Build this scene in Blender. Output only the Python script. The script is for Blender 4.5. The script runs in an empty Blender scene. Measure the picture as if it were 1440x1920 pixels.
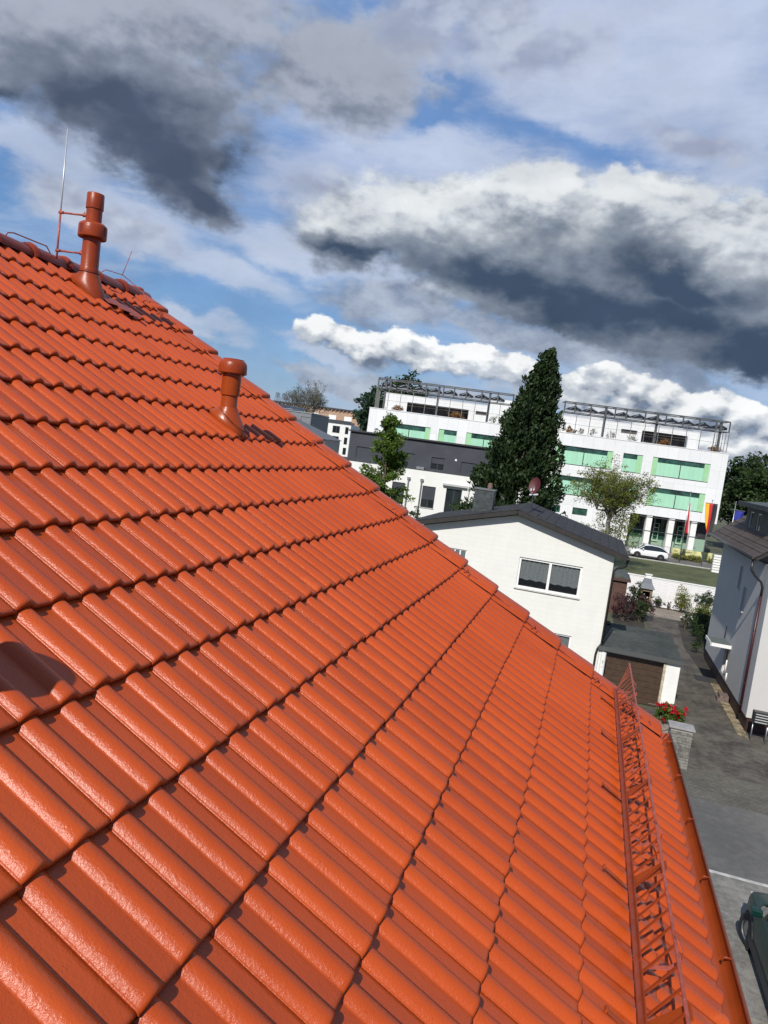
import bpy, bmesh, math, random
import numpy as np
from mathutils import Vector, Matrix
from math import radians, sin, cos, pi

R = radians
scene = bpy.context.scene
COL = scene.collection
random.seed(7)
rng = np.random.default_rng(11)

# ------------------------------------------------------------------ camera
CAM_Z = 9.5
cd = bpy.data.cameras.new('camera')
cam = bpy.data.objects.new('camera', cd)
COL.objects.link(cam)
cd.sensor_fit = 'VERTICAL'
cd.sensor_height = 24.0
cd.lens = 24.0 * 1364.28 / 1920.0
cd.clip_start = 0.05
cd.clip_end = 3000
fw = Vector((-0.27099167, 0.95788352, -0.09498782))
rt = Vector((0.95049093, 0.28187317, 0.13082244))
up = Vector((-0.15208718, 0.05483327, 0.98684487))
m = Matrix((rt, up, -fw)).transposed().to_4x4()
m.translation = Vector((0, 0, CAM_Z))
cam.matrix_world = m
scene.camera = cam

# ------------------------------------------------------------------ light
scene.view_settings.view_transform = 'Standard'
scene.view_settings.look = 'None'
scene.view_settings.exposure = 0.0
scene.view_settings.gamma = 1.0
sd = bpy.data.lights.new('sun', 'SUN')
sd.energy = 4.8
sd.angle = R(0.5)
sd.color = (1.0, 0.955, 0.89)
sun = bpy.data.objects.new('sun', sd)
COL.objects.link(sun)
SUN_DIR = Vector((0.105, 0.76, -0.642)).normalized()      # the way the light travels
sun.rotation_euler = SUN_DIR.to_track_quat('-Z', 'Y').to_euler()
sun.location = (0, -20, 40)
SUN_EL = math.asin(-SUN_DIR.z)
SUN_AZ = math.atan2(-SUN_DIR.x, -SUN_DIR.y)


def lin(r, g, b):
    f = lambda c: (c / 255 / 12.92) if c / 255 <= 0.04045 else ((c / 255 + 0.055) / 1.055) ** 2.4
    return (f(r), f(g), f(b), 1.0)


world = bpy.data.worlds.new('World')
scene.world = world
world.use_nodes = True
WT = world.node_tree
WT.nodes.clear()
SKY_STRENGTH = 0.1
BLOBS = {
 'COVER_A': [(0.0594, -0.0012, 2.4841, 0.0305, -0.1524, 4.8915), (0.1415, -0.0036, 3.3676, 0.0124, -0.291, 7.4244), (0.0967, -0.0302, 4.229, -0.022, -0.2022, 3.2274), (0.1225, 0.0103, 5.2854, 0.0828, -0.2703, 9.1608), (0.1631, -0.0809, 6.9103, -0.1194, -0.3501, 1.698), (0.1165, 0.0044, 2.7922, 0.0355, -0.3645, 10.1732), (0.3178, -0.1987, 12.9027, -0.3097, -0.6284, -0.4029), (0.1946, 0.0274, 4.4562, 0.09, -0.5169, 14.1147), (0.1438, -0.0604, 6.1791, -0.0683, -0.2787, 2.5741)],
 'DARK_A': [(0.1445, -0.0548, 6.0705, -0.0596, -0.2803, 2.7783), (0.199, -0.0249, 8.2631, 0.0318, -0.5227, 11.2533), (0.1992, -0.0906, 8.0099, -0.204, -0.6575, 3.7201), (0.2473, -0.0018, 11.0013, 0.1662, -0.8139, 22.0458), (0.4384, -0.1165, 15.428, -0.071, -0.5659, 7.7964)],
 'COVER_C': [(0.0681, 0.0031, 0.4472, -0.0038, -0.2528, 4.0327), (0.0958, -0.0049, -0.0801, -0.0327, -0.2125, 3.355), (0.1435, 0.0214, 1.8681, 0.0399, -0.3423, 6.2141), (0.1942, 0.0325, 0.8182, 0.0288, -0.4103, 7.9671), (0.2406, -0.0047, 0.2997, -0.0603, -0.4988, 9.5476), (0.273, 0.0427, 2.8512, 0.0481, -0.4679, 9.0788), (0.2257, -0.013, 5.1106, -0.0051, -0.3881, 5.6264), (0.1527, -0.0002, -1.1824, -0.0371, -0.2981, 3.5205), (0.0752, -0.0078, 0.6026, -0.0529, -0.3786, 4.3379), (0.088, -0.0076, -0.0253, -0.0572, -0.3386, 3.8497), (0.3844, -0.1799, 10.5488, -0.1994, -0.5703, 5.6353), (0.1995, 0.035, -2.2017, 0.0032, -0.2714, 4.3344)],
 'DARK_C': [(0.1066, -0.0117, 1.1658, -0.0736, -0.5726, 6.4549), (0.0809, -0.0059, 0.1491, -0.049, -0.3436, 3.7888), (0.1281, 0.0043, -1.1482, -0.0325, -0.3911, 4.0513), (0.1442, -0.0116, -0.4475, -0.0904, -0.4714, 6.6705), (0.2566, -0.1159, 7.0844, -0.4038, -1.1173, 6.1602), (0.1386, -0.001, -0.6222, -0.0623, -0.5541, 6.3895)],
 'BRIGHT_C': [(0.3615, -0.2081, 7.6851, -0.294, -0.6096, 5.903), (0.5003, 0.08, 2.5675, 0.0879, -1.0502, 16.9352), (0.3236, 0.0849, 2.7247, 0.2285, -1.2766, 27.4272), (0.3611, 0.024, 2.3561, -0.0056, -1.2088, 22.9785), (0.3802, -0.0442, 0.4367, -0.2972, -1.3893, 28.3274), (0.5866, 0.0774, 12.4736, 0.1481, -0.9673, 17.7112), (0.3117, -0.0574, -1.6204, -0.2082, -0.646, 10.9122), (0.7204, -0.0365, 13.6346, -0.0332, -1.1027, 13.7509), (0.4074, 0.0614, 5.4609, 0.0964, -0.8194, 15.9301), (0.2164, 0.0159, 0.5442, -0.0285, -1.0558, 20.4268)],
 'CUM': [(0.4868, 0.0606, 10.651, 0.1011, -0.6975, 7.6256), (0.6038, 0.0773, 12.0007, 0.1159, -0.8306, 8.3841), (0.462, 0.0608, 8.211, 0.0793, -0.5891, 5.4142), (0.5001, 0.068, 7.7276, 0.0894, -0.6894, 6.4992), (0.4805, 0.067, 6.3118, 0.0815, -0.6512, 5.6734), (0.4645, 0.0666, 4.9321, 0.0827, -0.6894, 5.8487), (0.5294, 0.0777, 4.408, 0.0799, -0.6917, 5.6698), (0.4918, 0.0734, 3.081, 0.0827, -0.7338, 5.5855), (0.6208, 0.0938, 2.8758, 0.0922, -0.8345, 6.0724), (0.5535, 0.0855, 0.6809, 0.0575, -0.5243, 3.0819), (0.4981, 0.078, -0.2667, 0.0602, -0.579, 3.6963), (0.5297, 0.0838, -1.4018, 0.0661, -0.6424, 3.7753), (0.5872, 0.0936, -2.546, 0.064, -0.6158, 3.2113), (0.5306, 0.085, -3.1776, 0.0635, -0.5915, 2.5515), (0.5446, 0.088, -4.2395, 0.0677, -0.6604, 3.044), (0.5611, 0.0912, -5.4442, 0.0667, -0.6366, 2.5159), (0.6005, 0.0979, -6.8432, 0.0725, -0.6764, 2.28), (0.2027, -0.0095, -0.2899, -0.0596, -0.5831, 2.478), (0.2039, -0.0003, -1.5515, -0.0425, -0.6046, 2.2753), (0.4312, 0.0702, -5.0568, 0.0649, -0.5391, 0.9409), (0.3669, 0.0568, 0.0204, 0.0989, -0.8336, 3.0818)],
 'COVER_T': [(0.1206, -0.0057, 1.4797, -0.0269, -0.4037, 11.0043), (0.1558, 0.0273, 2.0006, 0.0377, -0.3371, 10.0035), (0.1914, 0.0281, 3.7472, 0.0769, -0.5044, 12.848), (0.2569, -0.0023, -1.0638, -0.1356, -0.8157, 18.8483), (0.2783, -0.017, 6.6519, -0.0018, -0.4665, 7.8007), (0.1792, -0.0453, 7.4383, -0.0959, -0.6892, 4.6484)],
 'LOW': [(0.11, -0.0133, 2.0018, -0.0629, -0.6058, 4.9224), (0.0952, -0.0095, 0.6655, -0.0862, -0.639, 4.9562), (0.1357, -0.0059, -0.4545, -0.1196, -0.9515, 7.6608), (0.1, -0.0097, 1.5908, -0.0885, -0.9407, 3.0117), (0.2073, -0.0054, 1.1951, -0.0567, -0.9637, 4.7403), (0.3023, -0.0156, 6.3739, -0.0367, -0.9344, 1.1582), (0.1271, -0.0156, 2.6788, -0.1421, -1.361, 3.6264), (0.1968, 0.0005, -1.9302, -0.054, -0.7934, 2.5503), (0.1272, -0.0148, 1.9838, -0.1285, -1.154, 9.2389), (0.1548, -0.0155, 1.0974, -0.2172, -1.6026, 13.0322)],
 'X': [(32.791, 2.7897, 1444.8422, 12.19, -36.4273, 1416.352)],
 'BLUE': [(0.0975, -0.0236, 3.0935, -0.0447, -0.2259, -0.054), (0.1915, -0.0114, 4.7876, -0.0058, -0.3693, 3.4886), (0.1069, 0.0011, 0.6051, -0.0407, -0.6115, 13.0338), (0.428, 0.0772, -4.7597, -0.0046, -0.7718, 14.3423), (0.1344, -0.0106, -0.3531, -0.1957, -1.2085, 10.2224), (0.1385, -0.0337, 5.4178, -0.085, -0.43, -0.9476), (0.1219, -0.009, 1.448, -0.0933, -1.065, 9.1967), (0.3487, 0.0269, 15.1988, 0.1572, -0.6068, 14.9098), (0.4123, 0.0678, 5.239, 0.0574, -0.5169, 13.2535), (0.2734, -0.0157, 6.741, -0.0276, -0.8213, 2.1472)],
 'WISP': [(0.2021, -0.0423, 6.9447, -0.1468, -0.9859, 2.3708), (0.1496, -0.0371, 4.778, -0.111, -0.6445, 3.5628), (0.2024, -0.0329, 4.7452, -0.234, -1.7676, 6.3753), (0.2017, -0.0511, 8.1732, -0.0852, -0.6097, 4.3229), (0.2347, -0.0604, 10.6268, -0.0511, -0.4864, 5.0863), (0.2058, -0.0513, 5.7588, -0.0902, -0.5208, 4.4456), (0.084, -0.0014, -0.1181, -0.0312, -0.1896, 5.3527), (0.0875, -0.0023, 0.3245, -0.0442, -0.3659, 9.0121), (0.1262, 0.0214, 0.5759, 0.0336, -0.4885, 10.1536), (0.1078, 0.0178, 0.9336, 0.044, -0.4909, 10.8096), (0.1645, 0.0233, 3.1718, 0.0703, -0.4762, 10.4606), (0.1507, 0.0113, 1.1091, -0.008, -0.5819, 16.5989), (0.1658, 0.0279, 2.3584, 0.066, -0.5461, 15.6396), (0.1798, 0.0336, -1.5329, -0.0058, -0.5319, 11.684), (0.1732, -0.0248, 3.4139, -0.1484, -1.2908, 12.1795)],
}


class NT:
    """small helper for writing node graphs"""
    def __init__(s, tree):
        s.t = tree

    def n(s, typ, ins=None, **kw):
        nd = s.t.nodes.new(typ)
        for k, v in kw.items():
            setattr(nd, k, v)
        if ins:
            for k, v in ins.items():
                sock = nd.inputs[k]
                if isinstance(v, bpy.types.NodeSocket):
                    s.t.links.new(v, sock)
                else:
                    sock.default_value = v
        return nd

    def math(s, op, a, b=0.0, c=0.0, clamp=False):
        nd = s.n('ShaderNodeMath', {0: a, 1: b, 2: c}, operation=op, use_clamp=clamp)
        return nd.outputs[0]

    def vmath(s, op, a, b=(0, 0, 0), out=0):
        return s.n('ShaderNodeVectorMath', {0: a, 1: b}, operation=op).outputs[out]

    def noise(s, vec, scale, detail=4.0, rough=0.5, color=False, dist=0.0):
        nd = s.n('ShaderNodeTexNoise', {'Vector': vec, 'Scale': scale, 'Detail': detail, 'Roughness': rough, 'Distortion': dist})
        return nd.outputs['Color' if color else 'Fac']

    def ramp(s, x, lo, hi, a=0.0, b=1.0, smooth=True):
        nd = s.n('ShaderNodeMapRange', {'Value': x, 'From Min': lo, 'From Max': hi, 'To Min': a, 'To Max': b},
                 interpolation_type='SMOOTHSTEP' if smooth else 'LINEAR')
        return nd.outputs[0]

    def mix(s, f, a, b):
        nd = s.n('ShaderNodeMix', {0: f, 6: a, 7: b}, data_type='RGBA')
        return nd.outputs[2]


def build_sky():
    T = NT(WT)
    tc = T.n('ShaderNodeTexCoord').outputs['Generated']
    d = T.vmath('NORMALIZE', tc)
    sep = T.n('ShaderNodeSeparateXYZ', {0: d})
    x, y, z = sep.outputs
    az = T.math('MULTIPLY', T.math('ARCTAN2', x, y), 57.2958)
    el = T.math('MULTIPLY', T.math('ARCSINE', z), 57.2958)
    # domain warp so that the cloud edges billow
    dz = T.vmath('MULTIPLY', d, (1.0, 1.0, 1.6))
    w1 = T.vmath('SUBTRACT', T.noise(dz, 5.0, 3.0, 0.55, True), (0.5, 0.5, 0.5))
    w2 = T.vmath('SUBTRACT', T.noise(dz, 17.0, 5.0, 0.62, True), (0.5, 0.5, 0.5))
    base = T.n('ShaderNodeCombineXYZ', {0: az, 1: el, 2: 1.0}).outputs[0]
    soft = T.vmath('ADD', base, T.vmath('ADD', T.vmath('MULTIPLY', w1, (9, 7, 0)), T.vmath('MULTIPLY', w2, (3.6, 2.8, 0))))
    crisp = T.vmath('ADD', base, T.vmath('MULTIPLY', w2, (2.6, 2.2, 0)))

    def field(name, P):
        cur = None
        for (a, b, c, e, f, g) in BLOBS[name]:
            qx = T.vmath('DOT_PRODUCT', P, (a, b, c), 'Value')
            qy = T.vmath('DOT_PRODUCT', P, (e, f, g), 'Value')
            q = T.n('ShaderNodeCombineXYZ', {0: qx, 1: qy, 2: 0.0}).outputs[0]
            v = T.math('SUBTRACT', 1.0, T.vmath('LENGTH', q, out='Value'))
            cur = v if cur is None else T.math('SMOOTH_MAX', cur, v, 0.25)
        return cur

    # clear sky
    sky = T.n('ShaderNodeTexSky', sky_type='NISHITA')
    sky.sun_disc = False
    sky.sun_elevation = SUN_EL
    sky.sun_rotation = SUN_AZ
    sky.air_density = 1.0
    sky.dust_density = 0.6
    sky.ozone_density = 2.0
    col = T.mix(0.55, sky.outputs[0], tuple(v / SKY_STRENGTH for v in lin(82, 138, 204)[:3]) + (1.0,))
    S10 = lambda r, g, b: tuple(v / SKY_STRENGTH for v in lin(r, g, b)[:3]) + (1.0,)
    dv = T.vmath('MULTIPLY', d, (1.0, 1.0, 3.2))
    # high thin veil, thinner where the blue shows
    veil = T.noise(dv, 3.2, 7.0, 0.6, dist=0.6)
    streak = T.noise(T.vmath('MULTIPLY', d, (2.0, 2.0, 9.0)), 4.0, 6.0, 0.62, dist=0.8)
    wisp = field('WISP', soft)
    blue = field('BLUE', soft)
    va = T.math('ADD', T.math('MULTIPLY', veil, 1.0), T.math('MULTIPLY', streak, 0.7))
    va = T.math('ADD', va, T.math('MULTIPLY', T.ramp(wisp, -0.3, 0.7), 0.55))
    va = T.math('SUBTRACT', va, T.math('MULTIPLY', T.ramp(blue, -0.3, 0.6), 0.34))
    hi = T.ramp(el, 8.0, 26.0)
    col = T.mix(T.math('MULTIPLY', hi, 0.45), col, S10(128, 160, 212))
    veilcol = T.mix(T.noise(dv, 6.0, 5.0, 0.6), S10(160, 176, 206), S10(206, 216, 232))
    veilcol = T.mix(T.math('MULTIPLY', hi, 0.6), veilcol, T.mix(T.ramp(T.noise(dv, 4.0, 7.0, 0.62), 0.35, 0.65), S10(154, 172, 212), S10(202, 212, 236)))
    col = T.mix(T.math('MULTIPLY', T.ramp(va, 0.55, 1.25), 0.92), col, veilcol)
    detail = T.noise(dz, 11.0, 7.0, 0.6)
    fine = T.noise(dz, 30.0, 6.0, 0.6)
    # distant grey-blue banks near the horizon
    low = T.math('ADD', field('LOW', soft), T.math('MULTIPLY', T.math('SUBTRACT', detail, 0.5), 0.9))
    lowcol = T.mix(T.ramp(detail, 0.35, 0.65), S10(126, 138, 160), S10(184, 193, 208))
    col = T.mix(T.math('MULTIPLY', T.ramp(low, -0.05, 0.5), 0.85), col, lowcol)

    # crisp cumulus above the horizon: lit from above left, flat grey below
    cu = field('CUM', crisp)
    cu2 = field('CUM', T.vmath('ADD', crisp, (-0.25, 1.1, 0)))
    bil = T.noise(dz, 42.0, 5.0, 0.55)
    bil2 = T.noise(T.vmath('ADD', dz, (-0.004, 0.0, 0.012)), 42.0, 5.0, 0.55)
    relief = T.math('MULTIPLY', T.math('SUBTRACT', bil, bil2), 1.7)
    relief_b = T.math('MULTIPLY', T.math('SUBTRACT', T.noise(dz, 16.0, 3.0, 0.5), T.noise(T.vmath('ADD', dz, (-0.01, 0, 0.026)), 16.0, 3.0, 0.5)), 2.4)
    lit = T.math('ADD', T.math('MULTIPLY', T.math('SUBTRACT', cu, cu2), 1.1), T.math('ADD', relief, relief_b))
    c1 = T.mix(T.ramp(lit, -0.75, 0.05), S10(112, 124, 146), S10(188, 196, 207))
    c1 = T.mix(T.ramp(lit, 0.0, 0.85), c1, S10(246, 248, 249))
    cua = T.ramp(T.math('ADD', cu, T.math('MULTIPLY', T.math('SUBTRACT', fine, 0.5), 0.45)), -0.02, T.math('ADD', 0.16, T.math('MULTIPLY', T.ramp(lit, 0.1, -0.6), 0.4)))

    def big(cname, dname, bname, light, mid, dark, col, P, edge, relk):
        dt = T.math('SUBTRACT', detail, 0.5)
        f0 = field(cname, P)
        f = T.math('ADD', f0, T.math('ADD', T.math('MULTIPLY', dt, 1.0), T.math('MULTIPLY', T.math('SUBTRACT', fine, 0.5), 0.5)))
        a = T.ramp(f, -0.10, edge)
        up = field(cname, T.vmath('ADD', P, (-0.5, 2.4, 0)))
        lit = T.math('ADD', T.math('MULTIPLY', T.math('SUBTRACT', f0, up), 0.8), T.math('MULTIPLY', T.math('ADD', relief_b, relief), relk))
        lit = T.math('ADD', lit, T.math('MULTIPLY', dt, 0.8))
        c = T.mix(T.ramp(lit, -0.55, 0.35), mid, light)
        if bname:
            bb_ = T.math('ADD', T.ramp(lit, 0.05, 0.75), T.math('MULTIPLY', T.ramp(field(bname, P), -0.4, 0.7), 0.7))
            c = T.mix(T.math('MULTIPLY', bb_, 0.6, clamp=True), c, S10(232, 236, 239))
        dk = T.math('ADD', field(dname, soft), T.math('ADD', T.math('MULTIPLY', dt, 0.9), T.math('MULTIPLY', T.math('SUBTRACT', fine, 0.5), 0.3)))
        dk = T.math('SUBTRACT', dk, T.math('MULTIPLY', relief_b, 0.3))
        c = T.mix(T.math('MULTIPLY', T.ramp(dk, -0.9, 0.1), 0.85), c, T.mix(0.4, mid, dark))
        c = T.mix(T.ramp(dk, -0.1, 0.8), c, dark)
        return T.mix(a, col, c)

    tf = T.math('ADD', field('COVER_T', soft), T.math('ADD', T.math('MULTIPLY', T.math('SUBTRACT', detail, 0.5), 1.3), T.math('MULTIPLY', T.math('SUBTRACT', fine, 0.5), 0.4)))
    tcol = T.mix(T.ramp(T.math('ADD', detail, T.math('MULTIPLY', relief_b, 0.4)), 0.35, 0.65), S10(158, 166, 188), S10(188, 196, 213))
    col = T.mix(T.math('MULTIPLY', T.ramp(tf, -0.15, 0.6), 0.8), col, tcol)
    col = big('COVER_A', 'DARK_A', None, S10(168, 176, 192), S10(128, 138, 158), S10(76, 89, 111), col, soft, 0.45, 0.5)
    col = T.mix(cua, col, c1)
    col = big('COVER_C', 'DARK_C', 'BRIGHT_C', S10(192, 199, 209), S10(140, 151, 168), S10(64, 81, 104), col, crisp, 0.24, 0.9)
    grain = T.ramp(T.noise(dz, 8.0, 9.0, 0.62), 0.3, 0.7, 0.90, 1.10, False)
    sc_ = T.n('ShaderNodeVectorMath', {0: col, 'Scale': grain}, operation='SCALE')
    col = sc_.outputs[0]
    # the unseen sky overhead and behind the viewpoint is darkened to cut ambient light
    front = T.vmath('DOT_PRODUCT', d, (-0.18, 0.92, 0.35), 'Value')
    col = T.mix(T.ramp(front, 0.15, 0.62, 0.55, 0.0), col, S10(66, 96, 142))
    # below the horizon: plain haze grey, never seen directly
    col = T.mix(T.ramp(el, -2.0, -0.2), S10(150, 150, 145), col)
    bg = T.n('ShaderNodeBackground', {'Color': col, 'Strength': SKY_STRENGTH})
    out = T.n('ShaderNodeOutputWorld', {'Surface': bg.outputs[0]})
    world.cycles.sampling_method = 'MANUAL'
    world.cycles.sample_map_resolution = 512


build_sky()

# ------------------------------------------------------------------ materials
MATS = {}


def mat(name, color, rough=0.6, metal=0.0, spec=0.5, coat=0.0, noise=None, bump=None, trans=0.0, alpha=1.0, sheen=0.0, ior=1.5, streak=None):
    """noise=(scale, amount, detail) tints the base colour, bump=(scale, strength, detail) roughens the surface"""
    if name in MATS:
        return MATS[name]
    m_ = bpy.data.materials.new(name)
    m_.use_nodes = True
    t = m_.node_tree
    t.nodes.clear()
    T = NT(t)
    b = T.n('ShaderNodeBsdfPrincipled', {'Roughness': rough, 'Metallic': metal, 'Specular IOR Level': spec, 'Coat Weight': coat, 'IOR': ior})
    b.inputs['Base Color'].default_value = (*color[:3], 1.0)
    obj = T.n('ShaderNodeTexCoord').outputs['Object']
    if noise:
        sc, am, de = noise
        nz = T.noise(obj, sc, de, 0.6)
        lo = tuple(max(0.0, c * (1 - am)) for c in color[:3]) + (1.0,)
        hi = tuple(min(1.0, c * (1 + am)) for c in color[:3]) + (1.0,)
        c = T.mix(T.ramp(nz, 0.3, 0.7), lo, hi)
        if streak:
            nz2 = T.noise(T.vmath('MULTIPLY', obj, streak[0]), streak[1], 5.0, 0.6)
            c = T.mix(T.math('MULTIPLY', T.ramp(nz2, 0.5, 0.8), streak[2]), c, (*[v * 0.6 for v in color[:3]], 1.0))
        t.links.new(c, b.inputs['Base Color'])
    if bump:
        sc, st, de = bump
        nz = T.noise(obj, sc, de, 0.6)
        bp = T.n('ShaderNodeBump', {'Strength': st, 'Distance': 0.02, 'Height': nz})
        t.links.new(bp.outputs[0], b.inputs['Normal'])
    surf = b.outputs[0]
    if trans:
        tr = T.n('ShaderNodeBsdfTranslucent', {'Color': (*[min(1, c * 1.3) for c in color[:3]], 1.0)})
        surf = T.n('ShaderNodeMixShader', {0: trans, 1: surf, 2: tr.outputs[0]}).outputs[0]
    if alpha < 1:
        tp = T.n('ShaderNodeBsdfTransparent')
        surf = T.n('ShaderNodeMixShader', {0: alpha, 1: tp.outputs[0], 2: surf}).outputs[0]
    T.n('ShaderNodeOutputMaterial', {'Surface': surf})
    MATS[name] = m_
    m_.diffuse_color = (*color[:3], 1)
    return m_


def painted_tile_mat():
    """glossy orange-red roof paint over sanded concrete: pores, dimples and a slight change from tile to tile"""
    m_ = bpy.data.materials.new('painted_roof_tile')
    m_.use_nodes = True
    t = m_.node_tree
    t.nodes.clear()
    T = NT(t)
    obj = T.n('ShaderNodeTexCoord').outputs['Object']
    tv = T.n('ShaderNodeAttribute', attribute_name='tv').outputs['Fac']
    big = T.noise(obj, 3.0, 4.0, 0.6)
    c = T.mix(T.ramp(T.math('ADD', T.math('MULTIPLY', big, 0.7), T.math('MULTIPLY', tv, 0.3)), 0.2, 0.8), (0.385, 0.056, 0.008, 1), (0.460, 0.070, 0.010, 1))
    fine = T.noise(obj, 260.0, 3.0, 0.7)
    # worn brighter orange patches where the coat was touched up
    patch = T.noise(obj, 2.1, 5.0, 0.7)
    c = T.mix(T.math('MULTIPLY', T.ramp(patch, 0.64, 0.75), 0.5), c, (0.62, 0.115, 0.02, 1))
    pores = T.n('ShaderNodeTexVoronoi', {'Vector': obj, 'Scale': 95.0}).outputs['Distance']
    pm = T.noise(obj, 14.0, 4.0, 0.6)
    pore = T.math('MULTIPLY', T.ramp(pores, 0.16, 0.05), T.ramp(pm, 0.52, 0.66))
    c = T.mix(T.math('MULTIPLY', pore, 0.6), c, (0.14, 0.022, 0.010, 1))
    g = T.noise(obj, 120.0, 4.0, 0.65)
    g2 = T.noise(T.vmath('MULTIPLY', obj, (0.5, 1.0, 0.5)), 45.0, 4.0, 0.6)
    hgt = T.math('ADD', T.math('MULTIPLY', g, 0.5), T.math('ADD', T.math('MULTIPLY', g2, 0.5), T.math('MULTIPLY', pore, -0.6)))
    bp = T.n('ShaderNodeBump', {'Strength': 0.7, 'Distance': 0.004, 'Height': hgt})
    b = T.n('ShaderNodeBsdfPrincipled', {'Base Color': c, 'Roughness': T.ramp(fine, 0.3, 0.7, 0.22, 0.40), 'Specular IOR Level': 0.48, 'IOR': 1.42, 'Normal': bp.outputs[0]})
    T.n('ShaderNodeOutputMaterial', {'Surface': b.outputs[0]})
    return m_


# ------------------------------------------------------------------ geometry helpers
class MB:
    def __init__(s):
        s.v = []
        s.f = []

    def add(s, vs, fs):
        o = len(s.v)
        s.v += [tuple(v) for v in vs]
        s.f += [tuple(i + o for i in f) for f in fs]
        return s

    def box(s, x0, x1, y0, y1, z0, z1):
        return s.add([(x0, y0, z0), (x1, y0, z0), (x1, y1, z0), (x0, y1, z0), (x0, y0, z1), (x1, y0, z1), (x1, y1, z1), (x0, y1, z1)],
                     [(0, 3, 2, 1), (4, 5, 6, 7), (0, 1, 5, 4), (1, 2, 6, 5), (2, 3, 7, 6), (3, 0, 4, 7)])

    def obox(s, o, ax, ay, az, a, b, c):
        """box from corner ranges a, b, c along the axes ax, ay, az"""
        o, ax, ay, az = Vector(o), Vector(ax), Vector(ay), Vector(az)
        P = [o + ax * x + ay * y + az * z for z in c for (x, y) in ((a[0], b[0]), (a[1], b[0]), (a[1], b[1]), (a[0], b[1]))]
        return s.add(P, [(0, 3, 2, 1), (4, 5, 6, 7), (0, 1, 5, 4), (1, 2, 6, 5), (2, 3, 7, 6), (3, 0, 4, 7)])

    def tube(s, pts, r, n=8, cap=True):
        pts = [Vector(p) for p in pts]
        rr = r if isinstance(r, (list, tuple)) else [r] * len(pts)
        o = len(s.v)
        px = None
        for i, p in enumerate(pts):
            d = (pts[min(i + 1, len(pts) - 1)] - pts[max(i - 1, 0)]).normalized()
            if px is None:
                px = d.orthogonal().normalized()
            else:
                px = (px - d * px.dot(d)).normalized()
            py = d.cross(px)
            for k in range(n):
                a = 2 * pi * k / n
                s.v.append(tuple(p + (px * cos(a) + py * sin(a)) * rr[i]))
        for i in range(len(pts) - 1):
            for k in range(n):
                k2 = (k + 1) % n
                s.f.append((o + i * n + k, o + i * n + k2, o + (i + 1) * n + k2, o + (i + 1) * n + k))
        if cap:
            s.f.append(tuple(o + k for k in reversed(range(n))))
            s.f.append(tuple(o + (len(pts) - 1) * n + k for k in range(n)))
        return s

    def lathe(s, prof, c=(0, 0, 0), n=32, axis=None):
        """profile [(radius, height)] turned round the vertical through c"""
        o = len(s.v)
        c = Vector(c)
        for (r, h) in prof:
            for k in range(n):
                a = 2 * pi * k / n
                s.v.append((c.x + r * cos(a), c.y + r * sin(a), c.z + h))
        for i in range(len(prof) - 1):
            for k in range(n):
                k2 = (k + 1) % n
                s.f.append((o + i * n + k, o + i * n + k2, o + (i + 1) * n + k2, o + (i + 1) * n + k))
        return s

    def prism(s, poly, d):
        """flat polygon pushed along the vector d"""
        n = len(poly)
        d = Vector(d)
        P = [Vector(p) for p in poly]
        return s.add(P + [p + d for p in P], [tuple(reversed(range(n))), tuple(range(n, 2 * n))] +
                     [(i, (i + 1) % n, n + (i + 1) % n, n + i) for i in range(n)])

    def build(s, name, material, parent=None, smooth=False, bevel=0.0, auto=None):
        me = bpy.data.meshes.new(name)
        me.from_pydata(s.v, [], s.f)
        bm = bmesh.new()
        bm.from_mesh(me)
        bmesh.ops.recalc_face_normals(bm, faces=bm.faces)
        bm.to_mesh(me)
        bm.free()
        me.materials.append(material)
        if smooth:
            me.shade_smooth()
            if auto:
                me.set_sharp_from_angle(angle=R(auto))
        o = bpy.data.objects.new(name, me)
        COL.objects.link(o)
        if parent:
            o.parent = parent
        if bevel:
            md = o.modifiers.new('bevel', 'BEVEL')
            md.width = bevel
            md.segments = 2
            md.limit_method = 'ANGLE'
        return o


def tag(o, label, cat=None, group=None, kind=None):
    if label:
        o['label'] = label
    if cat:
        o['category'] = cat
    if group:
        o['group'] = group
    if kind:
        o['kind'] = kind
    return o


def thing(name, label, cat, loc=(0, 0, 0), rz=0.0, group=None):
    o = bpy.data.objects.new(name, None)
    COL.objects.link(o)
    o.location = loc
    o.rotation_euler = (0, 0, rz)
    o.empty_display_size = 0.2
    return tag(o, label, cat, group)


def part(name, parent):
    """an Empty that carries sub-parts"""
    o = bpy.data.objects.new(name, None)
    COL.objects.link(o)
    o.parent = parent
    return o


def np_mesh(name, V, F, material, parent=None, smooth=True, attr=None):
    """V (n,3), F (m,4) arrays -> object"""
    me = bpy.data.meshes.new(name)
    V = np.asarray(V, dtype=np.float32)
    F = np.asarray(F, dtype=np.int32)
    k = F.shape[1]
    me.vertices.add(len(V))
    me.vertices.foreach_set('co', V.ravel())
    me.loops.add(F.size)
    me.loops.foreach_set('vertex_index', F.ravel())
    me.polygons.add(len(F))
    me.polygons.foreach_set('loop_start', np.arange(0, F.size, k, dtype=np.int32))
    if smooth:
        me.polygons.foreach_set('use_smooth', np.ones(len(F), dtype=bool))
    me.update(calc_edges=True)
    if attr is not None:
        a = me.attributes.new('tv', 'FLOAT', 'POINT')
        a.data.foreach_set('value', np.asarray(attr, dtype=np.float32))
    me.materials.append(material)
    o = bpy.data.objects.new(name, me)
    COL.objects.link(o)
    if parent:
        o.parent = parent
    return o


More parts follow.
